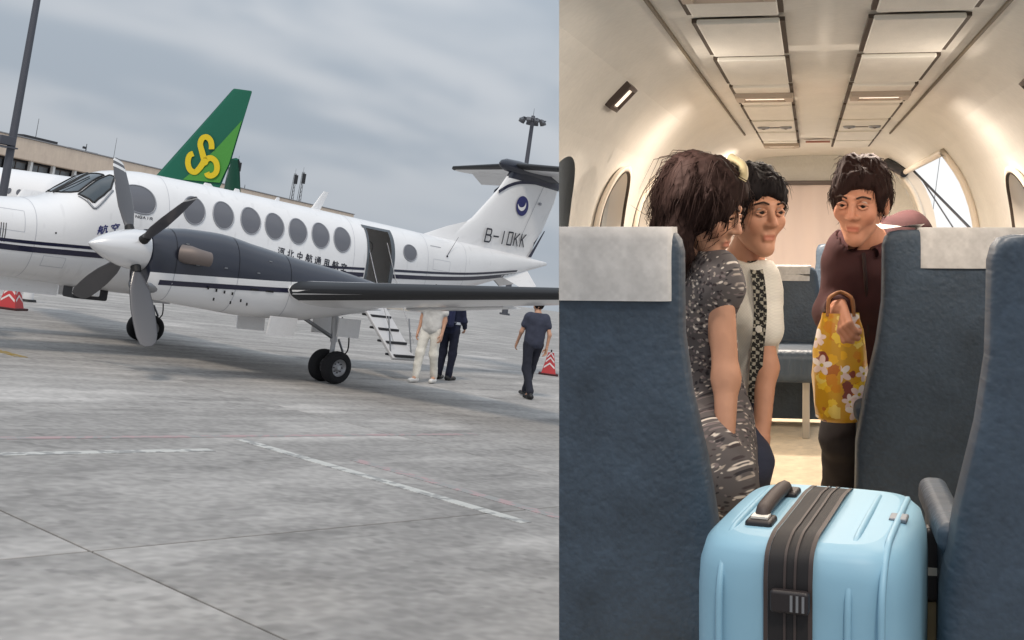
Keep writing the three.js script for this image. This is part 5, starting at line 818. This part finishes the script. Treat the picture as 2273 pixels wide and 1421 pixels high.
// ---------------------------------------------------------------- suitcase, bags
{
  const s = cthing('suitcase', 'light blue hard-shell suitcase with a dark strap standing in the aisle', 'suitcase', 0.02, FLOOR, 2.0, -0.19); s.scale.set(1.07, 1.06, 1);
  const blue = mat(sRGB(136, 178, 200), 0.48), blk = mat(sRGB(34, 28, 30), 0.5), brown = mat(sRGB(62, 52, 50), 0.6);
  const W = 0.175, D = 0.24, H = 0.49;
  const body = (a, b) => loft([[0.03, 0.9], [0.05, 0.97], [0.09, 1], [0.4, 1], [0.44, 0.985], [0.47, 0.93], [0.485, 0.83], [0.49, 0.7]].map(([y, k]) => ring(64, (t) => { const c = Math.cos(t), n = Math.sin(t), e = 0.42, X = Math.sign(c) * Math.pow(Math.abs(c), e), Z = Math.sign(n) * Math.pow(Math.abs(n), e), m = 1 - k; return V(X * (W - m * 0.16), y, Z * (D - m * 0.16)); })));
  mesh('shell', body(), blue, s);
  for (const x of [-0.115, 0.085, 0.135]) mesh('shell_rib', tube([V(x, 0.1, D + 0.001), V(x, 0.4, D + 0.001), V(x, 0.462, D - 0.03), V(x, 0.488, D - 0.09), V(x, 0.49, 0), V(x, 0.488, -D + 0.09)], 0.006, 40, 6), blue, s);
  const strapPath = (z0, e) => [V(0, 0.02, D + e), V(0, 0.25, D + e), V(0, 0.40, D + e), V(0, 0.445, D + e), V(0, 0.475 + e * 0.6, D - 0.011 + e), V(0, 0.49 + e, D - 0.05), V(0, 0.492 + e, D - 0.12), V(0, 0.493 + e, 0), V(0, 0.492 + e, -D + 0.12), V(0, 0.47 + e, -D + 0.03), V(0, 0.3, -D - e)];
  const ribbonG = (x0, x1, e, z0) => { const c = new THREE.CatmullRomCurve3(strapPath(0, e)); return band((t, x) => { const p = c.getPoint(t); return V(x, p.y, p.z); }, 0, 1, 60, () => x0, () => x1, 3); };
  mesh('strap', ribbonG(-0.036, 0.026, 0.006), mat(sRGB(26, 23, 25), 0.7), s);
  mesh('strap_edge', ribbonG(0.026, 0.033, 0.007), brown, s); mesh('strap_edge', ribbonG(-0.043, -0.036, 0.007), brown, s);
  mesh('strap_seam', merge([ribbonG(-0.012, -0.008, 0.0085), ribbonG(0.004, 0.008, 0.0085)]), brown, s);
  mesh('strap_buckle', box(-0.03, 0.03, 0.395, 0.43, D + 0.008, D + 0.026, 0.006), blk, s); mesh('buckle_slots', merge([0, 1, 2].map((k) => box(0.002 + k * 0.009, 0.006 + k * 0.009, 0.40, 0.425, D + 0.026, D + 0.0275))), steel, s);
  mesh('carry_handle', tube([V(-0.075, 0.488, 0.1), V(-0.078, 0.506, 0.09), V(-0.078, 0.51, 0), V(-0.078, 0.506, -0.09), V(-0.075, 0.488, -0.1)], 0.013, 30, 8), brown, s);
  mesh('handle_mount', merge([box(-0.1, -0.055, 0.484, 0.499, 0.08, 0.135, 0.006), box(-0.1, -0.055, 0.484, 0.499, -0.135, -0.08, 0.006)]), blk, s); mesh('handle_plate', box(-0.092, -0.064, 0.4995, 0.503, 0.095, 0.122), mat(sRGB(224, 220, 212), 0.4), s);
  mesh('lock', box(0.12, 0.15, 0.486, 0.494, -0.02, 0.02, 0.003), mat(sRGB(120, 126, 134), 0.4, 0.5), s);
  for (const [a, b] of [[-1, -1], [1, -1], [1, 1], [-1, 1]]) { const g = new THREE.TorusGeometry(0.02, 0.012, 8, 18); g.rotateY(Math.PI / 2); g.translate(a * (W - 0.04), 0.032, b * (D - 0.04)); mesh('wheel', g, blk, s); }
}
{
  const g = netMesh((x, y, z) => { const n = fbm(x * 16, y * 16, z * 16, 4) - 0.5; return Math.max(ell(x, y, z, 0, 0.09, 0, 0.12, 0.11, 0.1) + n * 0.09 + Math.abs(fbm(x * 30, y * 30, z * 30, 2) - 0.5) * 0.03, -y); }, V(-0.2, -0.02, -0.2), V(0.2, 0.26, 0.2), 0.007);
  const m = solo('crumpled_bag', g, mat(sRGB(206, 190, 156), 0.55, 0, { sheen: 0.2 }), 'crumpled beige plastic bag on the cabin floor behind the suitcase', 'bag'); inCabin(m, -0.235, FLOOR, 3.75);
}
const flowerTex = (() => {
  const c = document.createElement('canvas'); c.width = c.height = 512; const x = c.getContext('2d'); x.fillStyle = '#d8a224'; x.fillRect(0, 0, 512, 512);
  const blob = (px, py, r, col) => { x.fillStyle = col; x.beginPath(); for (let k = 0; k <= 20; k++) { const a = k / 20 * 6.2832, q = r * (0.75 + 0.35 * rnd()); x.lineTo(px + q * Math.cos(a), py + q * Math.sin(a)); } x.fill(); };
  for (let i = 0; i < 150; i++) blob(rnd() * 512, rnd() * 512, 8 + rnd() * 26, ['#f0b818', '#f8d03a', '#d98f1a', '#8a4030', '#c07020', '#f8dc70'][i % 6]);
  for (let i = 0; i < 24; i++) { const px = rnd() * 512, py = rnd() * 512, r = 24 + rnd() * 22, a0 = rnd() * 6; for (let k = 0; k < 5; k++) { x.fillStyle = k % 2 ? '#fff4f0' : '#f4dcd8'; x.beginPath(); x.ellipse(px + Math.cos(a0 + k * 1.2566) * r * 0.62, py + Math.sin(a0 + k * 1.2566) * r * 0.62, r * 0.52, r * 0.32, a0 + k * 1.2566, 0, 6.2832); x.fill(); } x.fillStyle = '#c8b02a'; x.beginPath(); x.arc(px, py, r * 0.2, 0, 6.2832); x.fill(); }
  const t = new THREE.CanvasTexture(c); t.colorSpace = THREE.SRGBColorSpace; t.wrapS = t.wrapT = THREE.RepeatWrapping; return t;
})();
{
  const b = cthing('floral_bag', 'yellow floral carrier bag held by the person in the dark red jacket', 'bag', 0.098, -0.62, 3.42);
  const rs = [0, 0.015, 0.06, 0.14, 0.22, 0.29, 0.325, 0.34].map((y, i) => ring(56, (t) => { const k = [0.6, 0.86, 0.98, 1.02, 0.97, 0.82, 0.7, 0.66][i], w = 1 + 0.05 * Math.sin(t * 5 + y * 20) + 0.03 * Math.sin(t * 9 - y * 30); const c = Math.cos(t), n = Math.sin(t); return V(0.084 * k * w * Math.sign(c) * Math.pow(Math.abs(c), 0.7), y, 0.06 * k * w * Math.sign(n) * Math.pow(Math.abs(n), 0.7)); }));
  const g = loft(rs, { cap1: false }); planarUV(g, 0.36, 'x', 'y');
  mesh('bag_body', g, mat(0xffffff, 0.4, 0, { map: flowerTex, clearcoat: 0.4 }), b);
  for (const z of [-0.03, 0.03]) mesh('handle', tube([V(-0.04, 0.33, z), V(-0.035, 0.385, z * 0.6), V(0, 0.405, 0), V(0.035, 0.385, z * 0.6), V(0.04, 0.33, z)], 0.006, 20, 6), mat(sRGB(150, 100, 60), 0.6), b);
}
// ---------------------------------------------------------------- people in the cabin
const floralGrey = (() => { const c = document.createElement('canvas'); c.width = c.height = 256; const x = c.getContext('2d'); x.fillStyle = '#5a5658'; x.fillRect(0, 0, 256, 256); for (let i = 0; i < 900; i++) { x.fillStyle = ['#d8d0c8', '#2c2a30', '#a89e96', '#7c7274', '#3c3438'][i % 5]; x.beginPath(); x.ellipse(rnd() * 256, rnd() * 256, 1.5 + rnd() * 3.5, 1 + rnd() * 2.5, rnd() * 3, 0, 6.2832); x.fill(); } const t = new THREE.CanvasTexture(c); t.colorSpace = THREE.SRGBColorSpace; t.wrapS = t.wrapT = THREE.RepeatWrapping; return t; })();
const N3 = (x, y, z) => V(x, y, z).normalize();
{
  const w = cthing('person', 'person with long dark hair in a grey floral dress leaning over in the cabin', 'person', -0.33, FLOOR, 2.95, 0, 'people in the cabin');
  person(w, {
    skin: sRGB(190, 142, 116), cell: 0.011, headScale: 1.02, fat: 0.88,
    j: { head: V(0.055, 1.075, 0.03), headUp: N3(0.25, 0.95, 0.1), headFwd: N3(0.9, -0.3, 0.3), neck: V(-0.01, 0.955, -0.02), chest: V(-0.02, 0.8, -0.03), pelvis: V(0.0, 0.52, -0.1), sh: [V(-0.15, 0.9, -0.12), V(0.09, 0.905, 0.05)], el: [V(-0.2, 0.66, -0.06), V(0.115, 0.64, 0.11)], wr: [V(-0.1, 0.47, 0.06), V(0.12, 0.43, 0.22)], hip: [V(-0.07, 0.48, -0.1), V(0.06, 0.48, -0.06)], kn: [V(-0.06, 0.34, 0.24), V(0.07, 0.33, 0.26)], an: [V(-0.05, 0.085, 0.02), V(0.12, 0.085, 0.04)], toe: [V(-0.03, 0.035, 0.18), V(0.15, 0.035, 0.2)], hand: [{}, { back: V(1, 0.2, 0.2), thumb: 1, curl: 0.5 }] },
    hair: { colour: sRGB(40, 26, 24), long: true, lift: 0.016, volume: 0.018, back: -0.3, line: 0.05, part: 1, rough: 1.1, locks: 1300, cell: 0.005 }, top: { name: 'dress', sleeve: 0.12, mat: mat(0xffffff, 0.85, 0, { map: floralGrey }), skirt: 0.75, neck: -0.03 }, shoes: mat(sRGB(60, 52, 50), 0.6),
  });
  const hb = cthing('hair_clip', 'pale hair band in the long dark hair of the leaning person', 'hair clip', -0.33 + 0.055, FLOOR + 1.095, 2.92);
  mesh('band', tube([V(0.075, 0.045, 0.055), V(0.1, 0.075, 0.02), V(0.095, 0.11, -0.03), V(0.06, 0.135, -0.06)], 0.013, 20, 8), mat(sRGB(178, 166, 132), 0.7), hb);
  const m = cthing('person', 'person in a white T-shirt with short dark hair looking to the right', 'person', -0.21, FLOOR, 3.32, 0, 'people in the cabin');
  person(m, {
    skin: sRGB(204, 150, 122), cell: 0.011, headScale: 1.05,
    fat: 0.9, j: { head: V(0.05, 1.075, 0.05), headUp: N3(0.03, 1, 0.05), headFwd: N3(0.55, -0.12, 0.8), neck: V(0.01, 0.93, 0.0), chest: V(-0.02, 0.77, -0.01), pelvis: V(-0.05, 0.49, -0.06), sh: [V(-0.15, 0.87, -0.12), V(0.055, 0.875, 0.06)], el: [V(-0.2, 0.62, -0.08), V(0.085, 0.62, 0.1)], wr: [V(-0.12, 0.45, 0.06), V(0.075, 0.4, 0.2)], hip: [V(-0.12, 0.46, -0.08), V(0.0, 0.46, 0.0)], kn: [V(-0.11, 0.36, 0.2), V(0.03, 0.36, 0.28)], an: [V(-0.11, 0.085, 0.06), V(0.03, 0.085, 0.1)], toe: [V(-0.12, 0.035, 0.22), V(0.05, 0.035, 0.26)], hand: [{}, { back: V(1, 0.2, 0.3), thumb: 1, curl: 0.6 }] },
    hair: { colour: sRGB(26, 22, 24), lift: 0.008, line: 0.056, part: -1, rough: 1.3, locks: 900 }, top: { sleeve: 0.55, mat: fabric(232, 228, 218), hem: -0.16, e: 0.018 }, legs: { mat: fabric(48, 54, 74) }, shoes: mat(sRGB(70, 66, 64), 0.6),
  });
  const st = cthing('bag_strap', 'black and white patterned strap over the shoulder of the white T-shirt', 'strap', -0.21, FLOOR, 3.32);
  const stTex = dataTex(64, (u, v) => { const k = (Math.floor(u * 8) + Math.floor(v * 8)) % 2 || fbm(u * 20, v * 20, 1, 2, 20) > 0.6; return k ? [0.12, 0.12, 0.12] : [0.72, 0.7, 0.64]; });
  const sc = new THREE.CatmullRomCurve3([V(0.02, 0.78, -0.1), V(0.03, 0.9, -0.05), V(0.04, 0.94, 0.03), V(0.06, 0.9, 0.115), V(0.07, 0.8, 0.13), V(0.06, 0.66, 0.125), V(0.05, 0.52, 0.11)]);
  const sg = band((t, wv) => { const p = sc.getPoint(t); return V(p.x + wv, p.y, p.z + 0.018); }, 0, 1, 40, () => -0.019, () => 0.019, 2); planarUV(sg, 0.09, 'x', 'y'); mesh('webbing', sg, mat(0xffffff, 0.8, 0, { map: stTex }), st);
  const k = cthing('person', 'person in a dark red jacket stooping at the open cabin doorway', 'person', 0.16, FLOOR, 3.72, 0, 'people in the cabin');
  person(k, {
    skin: sRGB(206, 146, 118), cell: 0.011, headScale: 1.07, fat: 0.88,
    j: { head: V(0.0, 1.11, 0.22), headUp: N3(0.0, 0.97, 0.2), headFwd: N3(-0.3, -0.2, 0.93), neck: V(0.035, 0.985, 0.13), chest: V(0.06, 0.84, 0.06), pelvis: V(0.06, 0.53, -0.1), sh: [V(-0.05, 0.955, 0.13), V(0.185, 1.025, -0.02)], el: [V(-0.085, 0.75, 0.12), V(0.32, 0.86, -0.14)], wr: [V(-0.07, 0.79, 0.3), V(0.37, 0.93, -0.38)], hip: [V(-0.03, 0.5, -0.08), V(0.14, 0.5, -0.1)], kn: [V(-0.04, 0.36, 0.16), V(0.14, 0.34, 0.1)], an: [V(-0.05, 0.085, -0.04), V(0.13, 0.085, -0.1)], toe: [V(-0.06, 0.035, 0.12), V(0.15, 0.035, 0.06)], hand: [{ dir: N3(0.15, -0.6, 0.5), back: V(-0.6, 0.3, 0.6), thumb: 1, curl: 0.75 }, { dir: N3(0.3, 0.3, -0.8), back: V(-0.3, 0.6, 0.2), thumb: 1, curl: 0.5 }] },
    hair: { colour: sRGB(44, 28, 26), lift: 0.006, line: 0.058, part: 1, rough: 1.2, locks: 900 }, top: { name: 'jacket', sleeve: 1, mat: fabric(68, 38, 40), hem: -0.15, e: 0.016 }, legs: { mat: fabric(44, 40, 44) }, shoes: mat(sRGB(40, 36, 36), 0.6),
  });
  mesh('jacket_collar', tube([V(-0.02, 0.975, 0.21), V(-0.055, 1.0, 0.13), V(-0.01, 1.03, 0.055), V(0.08, 1.02, 0.06), V(0.1, 0.985, 0.14), V(0.045, 0.955, 0.21)], 0.02, 40, 8), fabric(74, 38, 42), k);
  mesh('jacket_zip', tube([V(0.012, 0.955, 0.222), V(0.02, 0.86, 0.205), V(0.03, 0.74, 0.14), V(0.04, 0.6, 0.065)], 0.006, 24, 6), mat(sRGB(44, 26, 28), 0.6), k);
}
renderer.render(scene, camera);
